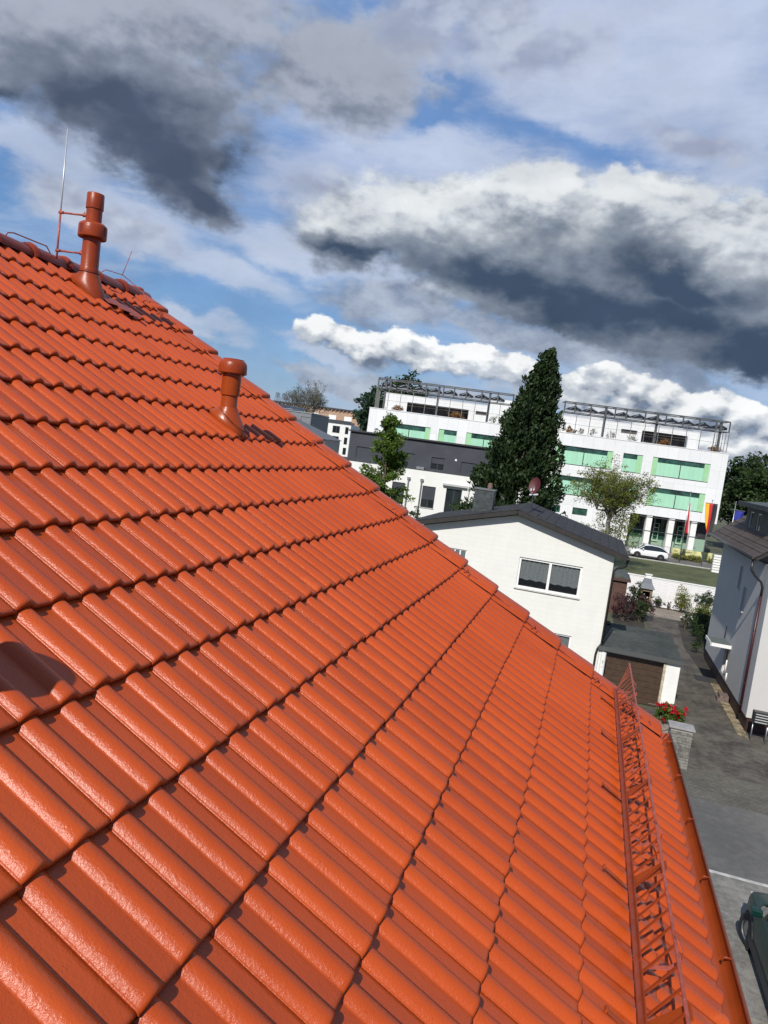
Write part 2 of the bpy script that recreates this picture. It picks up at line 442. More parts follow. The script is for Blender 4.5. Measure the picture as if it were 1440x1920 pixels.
# ------------------------------------------------------------------ the tiled house we stand on
TILE = painted_tile_mat()
RIDGEM = mat('maroon_ridge_paint', (0.21, 0.030, 0.012), 0.34, spec=.3, noise=(9, 0.15, 4), bump=(120, 0.15, 4))
PAINT = mat('painted_metal', (0.27, 0.043, 0.011), 0.34, spec=.3, noise=(9, 0.12, 4), bump=(60, 0.08, 3))
PAINT_O = mat('painted_gutter_metal', (0.31, 0.052, 0.009), 0.30, spec=.3, noise=(5, 0.10, 4), bump=(40, 0.06, 3))
PAINT_D = mat('weathered_painted_metal', (0.36, 0.075, 0.045), 0.45, noise=(22, 0.25, 5), bump=(120, 0.15, 3))
STEEL = mat('bright_steel_rod', (0.50, 0.51, 0.52), 0.35, 0.35)
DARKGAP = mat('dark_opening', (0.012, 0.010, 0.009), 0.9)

PA = 0.5344708           # roof pitch
HN = 1.3992              # height of the eye over the tile plane
S0, G = -4.302877, 0.3585973
DV = Vector((cos(PA), 0, -sin(PA)))
NV = Vector((sin(PA), 0, cos(PA)))
S_RIDGE = -4.70
Y_VERGE = 6.60
Y_BACK = -3.6


def RP(s, y, off=0.0):
    """point on our roof: s down the slope, y along the eave, off above the tile plane"""
    return Vector((0, y, CAM_Z)) + NV * (off - HN) + DV * s


house = thing('tiled_house', 'house under the freshly painted orange-red tiled roof in the foreground', 'house', (0, 0, 0))


def tile_rows():
    y0r = 1.2169                                  # left foot of a rib
    per = 0.15
    # profile over one tile (two ribs)
    ts = [0, .003, .009, .018, .029, .040, .051, .062, .070, .076, .080, .086, .105, .13, .1462]
    hs = []
    for t in ts:
        if t < 0.080:
            u = abs(t / 0.080 * 2 - 1)
            hs.append(0.0255 * (1 - u ** 2.2))
        else:
            hs.append(0.0)
    prof = [(t, h) for t, h in zip(ts, hs)] + [(t + per, h) for t, h in zip(ts, hs)]
    prof = prof[:-1] + [(0.294, 0.0), (0.2965, -0.003), (0.304, -0.0035)]
    prof = [(-0.0009, -0.009), (-0.0008, 0.0)] + prof
    prof = np.array(prof)
    L = G + 0.065
    V, F, A = [], [], []
    nrow = 18
    base = -0.034
    first = y0r - 18 * 0.30
    ntile = int(round((Y_VERGE - 0.16 - first) / 0.30))
    ncount = 0
    srow = [(0, 0), (0.22, 0), (0.45, 0), (0.7, 0), (0.9, 0), (0.955, 0)]
    r2 = np.random.default_rng(3)
    for k in range(-1, nrow):
        for j in range(ntile):
            yl = first + 0.30 * j
            front = S0 + k * G + r2.normal(0, 0.0018)
            lift = r2.normal(0, 0.0006)
            skew = r2.normal(0, 0.0004)
            yj = r2.normal(0, 0.0006)
            back = front - L
            ys = prof[:, 0]
            hs_ = prof[:, 1]
            rings = []
            sl = 0.030
            for (f, _) in srow:
                s_ = back + L * f
                o_ = base + sl * f + hs_ + lift * f + skew * (ys - .15) / .15 * f
                if s_ < S_RIDGE:
                    pass
                rings.append((np.full_like(ys, s_), o_))
            of = base + sl + lift + skew * (ys - .15) / .15
            # rounded nose, then a short face down, then the underside
            hr = hs_ * 1.0
            rings.append((np.full_like(ys, front - 0.010), of + hr * 0.985 - 0.0005))
            rings.append((np.full_like(ys, front - 0.004), of + hr * 0.93 - 0.0025))
            rings.append((np.full_like(ys, front), of + hr * 0.80 - 0.007))
            under = of + hr * 0.60 - 0.019
            rings.append((front - 0.001 - 0 * ys, under))
            rings.append((front - 0.05 - 0 * ys, under - 0.001))
            S_ = np.array([a for a, b in rings])
            O_ = np.array([b for a, b in rings])
            S_ = np.maximum(S_, S_RIDGE)
            Yv = np.tile(ys + yl + yj, (len(rings), 1))
            nV = np.array(NV)
            dV = np.array(DV)
            P = (O_[..., None] - HN) * nV + S_[..., None] * dV
            P[..., 1] += Yv
            P[..., 2] += CAM_Z
            nr, nc = S_.shape
            idx = np.arange(nr * nc).reshape(nr, nc) + ncount
            q = np.stack([idx[:-1, :-1], idx[1:, :-1], idx[1:, 1:], idx[:-1, 1:]], -1).reshape(-1, 4)
            V.append(P.reshape(-1, 3))
            F.append(q)
            A.append(np.full(nr * nc, r2.random()))
            ncount += nr * nc
    # the far slope behind the ridge, same profile, long strips
    ap = np.array(RP(S_RIDGE, 0, base))
    d2 = np.array([-cos(PA), 0, -sin(PA)])
    n2 = np.array([-sin(PA), 0, cos(PA)])
    for k in range(nrow):
        ys = np.concatenate([prof[:-1, 0] + first + 0.3 * j for j in range(ntile)])
        hh = np.tile(prof[:-1, 1], ntile)
        S_ = np.array([k * G - .05, (k + 1) * G - .01, (k + 1) * G, (k + 1) * G - .002])[:, None] + 0 * ys[None]
        O_ = np.array([0, .024, .018, .006])[:, None] + hh[None] * np.array([1, .98, .8, .6])[:, None]
        P = ap + O_[..., None] * n2 + S_[..., None] * d2
        P[..., 1] = ys[None]
        nr, nc = S_.shape
        idx = np.arange(nr * nc).reshape(nr, nc) + ncount
        F.append(np.stack([idx[:-1, :-1], idx[:-1, 1:], idx[1:, 1:], idx[1:, :-1]], -1).reshape(-1, 4))
        V.append(P.reshape(-1, 3))
        A.append(np.full(nr * nc, .5))
        ncount += nr * nc
    return np.concatenate(V), np.concatenate(F), np.concatenate(A), first, ntile


TV, TF, TA, Y_FIRST, N_TILE = tile_rows()
roof = np_mesh('roof', TV, TF, TILE, house, True, TA)
Y_LAST = Y_FIRST + 0.30 * N_TILE


def verge():
    """verge tiles: pan, raised round edge with a groove, and a flange down the gable"""
    prof = [(Y_LAST - 0.002, 0.0), (Y_LAST + .012, 0.018), (Y_LAST + .03, 0.026), (Y_LAST + .05, 0.024), (Y_LAST + .062, 0.014), (Y_LAST + .068, 0.004),
            (Y_LAST + .074, 0.016), (Y_LAST + .09, 0.034)]
    ye = Y_VERGE
    prof += [(ye - .055, 0.048), (ye - .03, 0.046), (ye - .012, 0.034), (ye - .003, 0.012), (ye, -0.02), (ye, -0.12)]
    prof = [p for i, p in enumerate(prof) if i == 0 or p[0] >= prof[i - 1][0]]
    V, F, A = [], [], []
    cnt = 0
    r2 = np.random.default_rng(5)
    ys = np.array([p[0] for p in prof])
    hs_ = np.array([p[1] for p in prof])
    for side in (1, -1):
        for k in range(-1, 18):
            front = S0 + k * G + r2.normal(0, .002) + .004
            back = front - G - .05
            st = [(back, 0), (front - .035, .036), (front - .014, .035), (front - .004, .026), (front, 0.008), (front - .001, -.010), (front - .03, -.014)]
            S_ = np.array([a for a, _ in st])[:, None] + 0 * ys[None]
            sc = np.array([1, 1, .98, .9, .75, .5, .5])[:, None]
            hh = np.where(hs_ > 0, hs_, 0)[None] * sc + np.where(hs_ < 0, hs_, 0)[None]
            O_ = np.array([b for _, b in st])[:, None] + hh - 0.028
            S_ = np.maximum(S_, S_RIDGE)
            if side == 1:
                P = (O_[..., None] - HN) * np.array(NV) + S_[..., None] * np.array(DV)
                P[..., 2] += CAM_Z
            else:
                ap = np.array(RP(S_RIDGE, 0, -.028))
                P = ap + (O_[..., None] + .028) * np.array([-sin(PA), 0, cos(PA)]) + (S_ - S_RIDGE)[..., None] * np.array([-cos(PA), 0, -sin(PA)])
            P[..., 1] = ys[None]
            nr, nc = S_.shape
            idx = np.arange(nr * nc).reshape(nr, nc) + cnt
            F.append(np.stack([idx[:-1, :-1], idx[1:, :-1], idx[1:, 1:], idx[:-1, 1:]], -1).reshape(-1, 4))
            V.append(P.reshape(-1, 3))
            A.append(np.full(nr * nc, r2.random()))
            cnt += nr * nc
    return np_mesh('verge_tiles', np.concatenate(V), np.concatenate(F), TILE, roof, True, np.concatenate(A))


verge()

# ridge caps: tapered half-round tiles laid along the ridge, each lapping the next
RIDGE_TOP = RP(S_RIDGE, 0, 0)
RIDGE_TOP = Vector((RIDGE_TOP.x, 0, RIDGE_TOP.z))


def ridge_cap(y0, y1):
    mb = MB()
    n = 14
    o = len(mb.v)
    rings = [(y0, .105, .0), (y0 + .02, .118, .006), (y0 + .05, .120, .008), (y0 + .055, .112, .004), (y1 - .03, .100, 0), (y1, .098, 0), (y1, .085, 0), (y1 - .05, .085, 0)]
    for (y, r, dz) in rings:
        for k in range(n + 1):
            a = pi * (k / n)
            cx = cos(a) * r * 1.2
            cz = sin(a) * r * 0.95
            mb.v.append((RIDGE_TOP.x + cx, y, RIDGE_TOP.z - .072 + cz + dz))
    for i in range(len(rings) - 1):
        for k in range(n):
            a = o + i * (n + 1) + k
            mb.f.append((a, a + 1, a + n + 2, a + n + 1))
    return mb.build('ridge_cap', RIDGEM, roof, True, auto=50)


yy = Y_VERGE + .04
while yy > Y_BACK:
    ridge_cap(yy - .42, yy) if False else None
    # caps overlap towards the far gable
    ridge_cap(yy - .45, yy)
    yy -= 0.40
cap_end = MB()
cap_end.prism([(RIDGE_TOP.x + cos(pi * k / 14) * .118, Y_VERGE + .03, RIDGE_TOP.z - .072 + sin(pi * k / 14) * .094) for k in range(15)], (0, .008, 0))
cap_end.build('ridge_end_plate', RIDGEM, roof)

# walls of our house under the roof
WALLM = mat('cream_render', (0.62, 0.58, 0.50), 0.85, noise=(2, 0.05, 4), bump=(60, 0.2, 4))
wx1 = RP(S0 + 16 * G, 0, 0).x - .25
ez = RP(S0 + 16.9 * G, 0, -.2).z
gable = [(wx1, 0), (wx1, ez - .05), (RIDGE_TOP.x, RIDGE_TOP.z - .25), (2 * RIDGE_TOP.x - wx1, ez - .05), (2 * RIDGE_TOP.x - wx1, 0)]
MB().prism([(x_, Y_BACK + .2, z_) for x_, z_ in gable], (0, Y_VERGE - Y_BACK - .42, 0)).build('wall', WALLM, house)

# eave board and gutter
e_s = S0 + 17 * G
eave = RP(e_s, 0, -0.03)
gx = eave.x + .045
gz = eave.z - .012
GR = .068
GUT_Y1, GUT_Y0 = Y_VERGE - .02, Y_BACK
g = MB()
n = 16
ringp = []
for k in range(n + 1):
    a = pi + pi * k / n
    ringp.append((gx + cos(a) * GR, gz + sin(a) * GR))
inner = [(gx + cos(pi + pi * (n - k) / n) * (GR - .003), gz + sin(pi + pi * (n - k) / n) * (GR - .003)) for k in range(n + 1)]
loop = ringp + inner
for y in (GUT_Y0, GUT_Y1):
    for (x_, z_) in loop:
        g.v.append((x_, y, z_))
M_ = len(loop)
for k in range(M_):
    g.f.append((k, (k + 1) % M_, M_ + (k + 1) % M_, M_ + k))
gutter = g.build('gutter', PAINT_O, house, True, auto=40)
MB().tube([(gx + GR + .004, GUT_Y0, gz + .003), (gx + GR + .004, GUT_Y1, gz + .003)], .0095, 10).build('rim_bead', PAINT, gutter, True)
ec = MB()
for yq in (GUT_Y1 - .004,):
    ec.prism([(x_, yq, z_) for x_, z_ in ringp], (0, .006, 0))
ec.build('end_plate', PAINT_D, gutter)
yb = 6.35
while yb > Y_BACK:
    mbk = MB()
    mbk.tube([(gx + GR - .002, yb, gz + .012), (gx + GR - .03, yb, gz + .014), (gx + GR - .04, yb, gz - .0), (gx + GR - .036, yb, gz - .012)], .0045, 6)
    mbk.tube([(gx + cos(pi + pi * k / 12) * (GR + .005), yb, gz + sin(pi + pi * k / 12) * (GR + .005)) for k in range(13)], .004, 6)
    yb -= .70
    mbk.build('gutter_hook', PAINT, gutter, True)
MB().prism([(eave.x - .02, Y_BACK + .1, eave.z - .20), (eave.x - .001, Y_BACK + .1, eave.z - .20), (eave.x - .001, Y_BACK + .1, eave.z - .03), (eave.x - .02, Y_BACK + .1, eave.z - .02)], (0, Y_VERGE - Y_BACK - .16, 0)).build('eave_board', PAINT, house)

# ---- snow guard: five lattice sections standing on the third row up
guard = part('snow_guard', house)


def rail_box(mb, s0, o0, s1, o1, y0, y1):
    P = []
    for (s_, o_) in ((s0, o0), (s1, o0), (s1, o1), (s0, o1)):
        P.append(RP(s_, y0, o_))
    mb.prism(P, (0, y1 - y0, 0))


S_B, O_B = 1.262, 0.050       # foot rail
S_T, O_T = 1.320, 0.222       # top rail
ends = [6.86, 5.55, 4.68, 3.75, 2.83, 1.9, .95, 0.0, -.95, -1.9, -2.85]
for i in range(len(ends) - 1):
    y1_, y0_ = ends[i], ends[i + 1]
    lo_top = y1_ if i else 6.86
    a = MB()
    yb1 = min(y1_, 6.42) if i == 0 else y1_
    rail_box(a, S_B + .012, O_B - .004, S_B + .036, O_B + .004, y0_ + .006, yb1 - .002)
    rail_box(a, S_B + .037, O_B - .012, S_B + .042, O_B + .014, y0_ + .006, yb1 - .002)
    a.build('foot_rail', PAINT, guard, False, .002)
    b = MB()
    rail_box(b, S_T - .007, O_T - .004, S_T + .007, O_T + .004, y0_ - .03, y1_)
    b.build('top_rail', PAINT_D, guard, False, .002)
    # hook that laps the next section
    h = MB()
    hy = y1_ if i else 6.30
    pts = [RP(S_T, hy + .02, O_T + .006), RP(S_T + .045, hy - .03, O_T - .01), RP(S_T + .052, hy - .055, O_T - .03), RP(S_T + .03, hy - .075, O_T - .075), RP(S_T - .01, hy - .06, O_T - .13)]
    for p, q in zip(pts[:-1], pts[1:]):
        h.obox(p, (q - p), Vector((0, .022, 0)), NV, (0, 1.02), (-.5, .5), (-.002, .002))
    h.build('joint_hook', PAINT_D, guard)
    ln = (y1_ - y0_)
    nb = max(3, int(round(ln / 0.11)))
    for k in range(nb):
        y_ = y0_ + (k + .5) * ln / nb
        A0 = RP(S_B + .044, y_, O_B + .008)
        A1 = RP(S_T - .004, y_, O_T)
        if y_ > 6.5:
            A0 = RP(S_B + .044, min(y_ - .16, 6.43), O_B + .012)
        dd = (A1 - A0)
        MB().obox(A0, dd, Vector((0, 1, 0)), DV, (0, 1), (-.0075, .0075), (-.002, .002)).build('lattice_bar', PAINT, guard)
    # upright brackets: a flat plate and an arm lying up the slope
    by = (y0_ + .62 * ln) if i else 6.02
    br = MB()
    br.obox(RP(S_B, by, O_B), (RP(S_T - .01, by, O_T) - RP(S_B, by, O_B)), Vector((0, 1, 0)), DV, (0.02, .97), (-.042, .042), (.044, .048))
    br.obox(RP(S_B + .02, by + .0, .012), DV, Vector((0, 1, 0)), NV, (-.10, .10), (-.012, .012), (-0.004, .0))
    br.obox(RP(S_B - .092, by, .012), DV, Vector((0, 1, 0)), NV, (0, .010), (-.013, .013), (-.010, .006))
    br.build('bracket', PAINT_O, guard, False, .002)

# ---- vent pipes
N_ = 40


def boot(mb, base_s, base_y, r_top, top, hs=(.17, .12), up_skirt=.05, bulge=.25):
    """hood that grows out of the roof plane and turns into an upright collar"""
    rings = []
    c0 = RP(base_s - up_skirt, base_y, -.012)
    steps = [0, .12, .28, .45, .62, .78, .9, 1.0]
    for t in steps:
        e = t * t * (3 - 2 * t)
        rr = []
        for k in range(N_):
            a = 2 * pi * k / N_
            p0 = c0 + DV * (cos(a) * hs[0]) + Vector((0, 1, 0)) * (sin(a) * hs[1])
            p1 = Vector((top.x + cos(a) * r_top, top.y + sin(a) * r_top, top.z))
            p = p0.lerp(p1, t)
            cc = c0.lerp(top, t)
            p = cc + (p - cc) * (1 + bulge * sin(pi * t) * (1 - t))
            rr.append(p)
        rings.append(rr)
    o = len(mb.v)
    for rr in rings:
        mb.v += [tuple(p) for p in rr]
    for i in range(len(rings) - 1):
        for k in range(N_):
            k2 = (k + 1) % N_
            mb.f.append((o + i * N_ + k, o + i * N_ + k2, o + (i + 1) * N_ + k2, o + (i + 1) * N_ + k))


# flue with the wide slotted collar
vx, vy, vz = -4.37, 5.33, CAM_Z + .96
flue = part('flue_pipe', house)
flue['label'] = 'tall flue pipe with a wide slotted collar near the ridge'
b_ = MB()
boot(b_, (Vector((vx, vy, vz - CAM_Z)) ).dot(DV) + .02, vy, .083, Vector((vx, vy, vz + .125)), (.19, .105), .01, .18)
b_.build('boot', PAINT, flue, True, auto=60)
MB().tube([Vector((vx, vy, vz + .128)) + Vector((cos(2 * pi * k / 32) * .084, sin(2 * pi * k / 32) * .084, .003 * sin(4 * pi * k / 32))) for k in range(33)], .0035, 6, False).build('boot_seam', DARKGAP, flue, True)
MB().lathe([(.079, .10), (.079, .14), (.075, .165), (.073, .17), (.072, .44)], (vx, vy, vz), 40).build('lower_pipe', PAINT, flue, True, auto=50)
MB().lathe([(.072, .43), (.111, .415), (.115, .42), (.116, .425), (.115, .515), (.110, .525), (.088, .541), (.068, .545), (.060, .55)], (vx, vy, vz), 48).build('collar', PAINT, flue, True, auto=45)
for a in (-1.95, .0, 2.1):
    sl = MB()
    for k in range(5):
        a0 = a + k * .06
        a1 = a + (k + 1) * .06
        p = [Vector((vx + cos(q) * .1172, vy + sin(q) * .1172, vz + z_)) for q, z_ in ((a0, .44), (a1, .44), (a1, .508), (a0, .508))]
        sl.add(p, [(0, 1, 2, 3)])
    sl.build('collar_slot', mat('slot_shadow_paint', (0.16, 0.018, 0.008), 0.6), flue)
MB().lathe([(.064, .53), (.064, .66), (.064, .665)], (vx, vy, vz), 40).build('upper_pipe', PAINT, flue, True, auto=45)
MB().lathe([(.060, .655), (.071, .655), (.0715, .66), (.0695, .775), (.066, .781), (.062, .781), (.060, .77), (.060, .62)], (vx, vy, vz), 40).build('sleeve', PAINT, flue, True, auto=40)
fl = MB()
q0 = RP(S0 + .9 * G, vy + .15, .012)
rng2 = random.Random(4)
for i in range(3):
    y_ = vy + .08 + i * .09
    s_ = S0 + (.55 + .16 * i) * G
    P = [RP(s_ - .10, y_ - .05, .022), RP(s_ - .09, y_ + .07, .020), RP(s_ + .10, y_ + .075, .016 + .006 * i), RP(s_ + .12, y_ - .01, .030), RP(s_ + .09, y_ - .06, .018)]
    fl.prism(P, NV * .004)
fl.build('flashing', PAINT, flue, False, .002)

# domed soil vent
def soil_vent(ux, uy, uz, label):
    v = part('vent_pipe', house)
    v['label'] = label
    b = MB()
    boot(b, Vector((ux, uy, uz - CAM_Z)).dot(DV) + .03, uy, .067, Vector((ux, uy, uz + .125)), (.16, .10), .02, .42)
    b.build('boot', PAINT_O, v, True, auto=60)
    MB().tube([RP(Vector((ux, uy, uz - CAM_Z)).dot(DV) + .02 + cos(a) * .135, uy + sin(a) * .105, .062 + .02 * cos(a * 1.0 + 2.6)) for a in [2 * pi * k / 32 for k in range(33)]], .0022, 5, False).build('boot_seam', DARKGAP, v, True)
    MB().lathe([(.062, .08), (.062, .125), (.0605, .13), (.0605, .25)], (ux, uy, uz), 40).build('lower_pipe', PAINT_O, v, True, auto=45)
    MB().lathe([(.060, .213), (.070, .213), (.0705, .216), (.0705, .40)], (ux, uy, uz), 40).build('sleeve', PAINT_O, v, True, auto=45)
    MB().lathe([(.094, .378), (.1045, .376), (.106, .380), (.105, .425), (.101, .448), (.092, .466), (.082, .474), (.078, .476), (.078, .480), (.074, .483), (.0, .483)], (ux, uy, uz), 48).build('cap', PAINT, v, True, auto=45)
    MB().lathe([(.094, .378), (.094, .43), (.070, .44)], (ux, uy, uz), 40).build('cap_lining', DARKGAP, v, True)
    return v


soil_vent(-2.71, 4.95, CAM_Z - .02, 'short vent pipe with a domed cap halfway down the slope')
soil_vent(-1.56, 1.06, CAM_Z - .70, 'short domed vent pipe nearest the viewpoint')

# ---- lightning protection
rod = part('lightning_rod', house)
rod['label'] = 'tall bright lightning rod held off the flue pipe'
rx, ry = -4.66, 5.27
rodm = MB()
rodm.tube([(rx, ry, vz + .33), (rx, ry, vz + 1.28)], [.0075, .0055], 8)
rodm.build('rod_tip', STEEL, rod, True)
MB().tube([(rx, ry, vz + .13), (rx, ry, vz + .62)], .0085, 8).build('rod_foot', PAINT_D, rod, True)
for zz in (.60, .285):
    mb = MB()
    mb.tube([(rx, ry, vz + zz), (vx - .065, vy - .01, vz + zz)], .0085, 8)
    mb.tube([(vx - .10, vy - .01, vz + zz), (vx - .062, vy - .01, vz + zz)], .015, 8)
    mb.tube([(vx - .09, vy - .01, vz + zz), (vx - .09, vy - .01, vz + zz + .028)], .006, 6)
    mb.tube([(rx - .012, ry, vz + zz), (rx + .03, ry, vz + zz)], .013, 8)
    mb.build('standoff_arm', PAINT_D, rod, True)
cb = MB()
zt = RIDGE_TOP.z + .035
cb.tube([(rx, ry, vz + .17), (RIDGE_TOP.x + .02, ry - .04, zt + .04), (RIDGE_TOP.x, ry - .38, zt + .045), (RIDGE_TOP.x, ry - .44, zt + .03), (RIDGE_TOP.x, ry - .46, zt + .0)], .0055, 6)
cb.build('ridge_wire', PAINT_D, rod, True)
tip = part('lightning_tip', house)
tip['label'] = 'thin forked lightning tip at the far end of the ridge'
tx, ty = RIDGE_TOP.x, 6.28
MB().tube([(tx, ty, RIDGE_TOP.z + .10), (tx + .01, ty + .10, RIDGE_TOP.z + .36)], [.004, .0028], 6).build('tip_rod', PAINT_D, tip, True)
MB().tube([(tx, ty - .35, RIDGE_TOP.z + .02), (tx, ty - .25, RIDGE_TOP.z + .085), (tx, ty, RIDGE_TOP.z + .10), (tx + .05, ty + .06, RIDGE_TOP.z + .06), RP(S_RIDGE + .16, ty + .14, .05), RP(S_RIDGE + .28, Y_LAST + .05, .022), RP(S_RIDGE + .6, Y_LAST + .05, .020), RP(e_s - .1, Y_LAST + .05, .020), RP(e_s - .02, Y_LAST + .06, .02), (gx + .06, Y_VERGE - .05, gz + .05)], .004, 6).build('verge_wire', PAINT_D, tip, True)
for k in (0.2, 3.1, 5.9, 8.7, 11.1, 13.2, 15.1, 16.6):
    s_ = S0 + k * G
    y_ = Y_LAST + .05
    cl_ = MB()
    cl_.tube([RP(s_, y_ - .05, .0), RP(s_ + .01, y_ - .04, .026), RP(s_ + .015, y_, .032), RP(s_ + .01, y_ + .03, .024)], .004, 6)
    cl_.tube([RP(s_ + .05, y_ - .06, .0), RP(s_ + .045, y_ - .04, .024), RP(s_ + .02, y_, .028)], .004, 6)
    cl_.build('wire_clip', PAINT_D, tip, True)
for y_ in (6.25, 5.85, 5.45, 5.05, 4.65, 4.25):
    rc = MB()
    rc.tube([(RIDGE_TOP.x + cos(a) * .125, y_ - .0, RIDGE_TOP.z - .055 + sin(a) * .108) for a in [pi * k / 10 for k in range(11)]], .004, 5)
    rc.build('ridge_clip', PAINT_D, roof, True)

# ------------------------------------------------------------------ ground
def sheet(name, pts, z, material, thick=0.0):
    mb = MB()
    if thick:
        mb.prism([(x_, y_, z - thick) for x_, y_ in pts], (0, 0, thick))
    else:
        mb.add([(x_, y_, z) for x_, y_ in pts], [tuple(range(len(pts)))])
    o = mb.build(name, material)
    return tag(o, None, kind='structure')


def rect(x0, x1, y0, y1):
    return [(x0, y0), (x1, y0), (x1, y1), (x0, y1)]


def mottled(name, cols, scales=(0.25, 3.0, 60.0), rough=0.9, bump=0.4, brick=None, speck=None):
    """ground surface: broad stains, small mottling and grain, optional paving joints"""
    m_ = bpy.data.materials.new(name)
    m_.use_nodes = True
    t = m_.node_tree
    t.nodes.clear()
    T = NT(t)
    obj = T.n('ShaderNodeTexCoord').outputs['Object']
    a = T.noise(obj, scales[0], 5.0, 0.6)
    b = T.noise(obj, scales[1], 6.0, 0.65)
    g = T.noise(obj, scales[2], 4.0, 0.7)
    f = T.math('ADD', T.math('MULTIPLY', a, 0.5), T.math('ADD', T.math('MULTIPLY', b, 0.35), T.math('MULTIPLY', g, 0.3)))
    c = T.mix(T.ramp(f, 0.45, 0.70), (*cols[0], 1), (*cols[1], 1))
    h = g
    if brick:
        bw, bh, mo, mcol = brick
        rot = T.n('ShaderNodeMapping', {'Vector': obj, 'Rotation': (0, 0, 0)}).outputs[0]
        bt = T.n('ShaderNodeTexBrick', {'Vector': rot, 'Color1': (1, 1, 1, 1), 'Color2': (.62, .62, .62, 1), 'Mortar': (0, 0, 0, 1), 'Scale': 1.0, 'Mortar Size': mo,
                                        'Brick Width': bw, 'Row Height': bh, 'Mortar Smooth': 0.3})
        c2 = T.n('ShaderNodeMix', {0: 0.55, 6: c, 7: bt.outputs['Color']}, data_type='RGBA', blend_type='MULTIPLY').outputs[2]
        c = T.mix(T.math('MULTIPLY', bt.outputs['Fac'], 0.8), c2, (*mcol, 1))
        h = T.math('SUBTRACT', T.math('MULTIPLY', g, 0.3), bt.outputs['Fac'])
    if speck:
        vo = T.n('ShaderNodeTexVoronoi', {'Vector': obj, 'Scale': speck[0]}).outputs['Distance']
        c = T.mix(T.ramp(vo, speck[1], speck[1] * 0.5), c, (*speck[2], 1))
    bp = T.n('ShaderNodeBump', {'Strength': bump, 'Distance': 0.02, 'Height': h})
    bb = T.n('ShaderNodeBsdfPrincipled', {'Base Color': c, 'Roughness': rough, 'Normal': bp.outputs[0]})
    T.n('ShaderNodeOutputMaterial', {'Surface': bb.outputs[0]})
    return m_


GRASS = mottled('mown_grass', ((0.036, 0.046, 0.014), (0.100, 0.110, 0.040)), (0.35, 2.5, 12), 0.95, 0.8)
EARTH = mottled('earth_and_grass', ((0.05, 0.06, 0.03), (0.11, 0.11, 0.06)), (0.1, 1.5, 20), 0.95, 0.6)
ASPHALT = mottled('street_asphalt', ((0.085, 0.082, 0.074), (0.145, 0.138, 0.124)), (0.35, 4, 90), 0.85, 0.35)
DRIVE = mottled('old_drive_asphalt', ((0.034, 0.030, 0.024), (0.125, 0.108, 0.085)), (0.9, 4, 40), 0.9, 0.5, speck=(2.2, 0.045, (0.30, 0.29, 0.25)))
COBBLE = mottled('cobbled_strip', ((0.085, 0.078, 0.062), (0.17, 0.155, 0.125)), (0.8, 7, 60), 0.9, 0.6, brick=(0.16, 0.11, 0.010, (0.07, 0.07, 0.045)))
WALK = mottled('pavement_slabs', ((0.11, 0.105, 0.090), (0.26, 0.245, 0.215)), (0.9, 7, 60), 0.9, 0.6, speck=(2.6, 0.05, (0.42, 0.41, 0.37)))
TAN = mottled('tan_paving', ((0.24, 0.20, 0.16), (0.36, 0.31, 0.25)), (0.6, 5, 60), 0.9, 0.5, brick=(0.4, 0.4, 0.02, (0.15, 0.12, 0.09)))
KERB = mat('kerb_stone', (0.42, 0.41, 0.38), 0.85, noise=(4, 0.2, 5), bump=(60, 0.3, 4))

sheet('ground', rect(-900, 900, -300, 1500), 0.0, EARTH)
sheet('street', rect(-80, 80, 19.12, 23.55), 0.008, ASPHALT)
sheet('pavement', rect(-80, 80, 14.0, 19.0), 0.07, WALK, 0.07)
sheet('yard', rect(-80, 80, 6.9, 14.0), 0.03, WALK)
tag(MB().box(-80, 80, 19.0, 19.12, 0, 0.075).build('kerb', KERB), None, kind='structure')
sheet('cobbled_apron', rect(-80, 80, 23.55, 25.9), 0.012, COBBLE)
sheet('driveway', [(0.8, 25.9), (14, 25.9), (14, 31.33), (7.14, 31.33), (7.14, 30.3), (6.72, 30.6), (6.72, 38.2), (6.3, 45), (6.75, 53.3), (4.6, 53.3), (4.4, 38), (4.4, 31.7), (0.8, 31.7)], 0.012, DRIVE)
sheet('garden_paving', [(4.3, 53.3), (7.9, 53.3), (7.7, 57.0), (4.3, 57.0)], 0.010, TAN)



def skew(x):
    return 89.0 + 0.115 * (x - 5)


def band(x0, x1, o0, o1):
    return [(x0, skew(x0) + o0), (x1, skew(x1) + o0), (x1, skew(x1) + o1), (x0, skew(x0) + o1)]


sheet('lawn', [(-60, 57.9), (70, 57.9), (70, skew(70) - .35), (-60, skew(-60) - .35)], 0.02, GRASS)
tag(MB().prism([(x_, y_, 0.0) for x_, y_ in band(-60, 70, -.35, 0.0)], (0, 0, .10)).build('kerb', KERB), None, kind='structure')
sheet('back_street', band(-60, 70, 0.0, 5.6), 0.012, ASPHALT)
sheet('forecourt', band(-60, 70, 5.6, 14.0), 0.05, mottled('forecourt_slabs', ((0.20, 0.19, 0.18), (0.32, 0.31, 0.29)), brick=(0.6, 0.6, 0.01, (0.1, 0.1, 0.1))), .05)

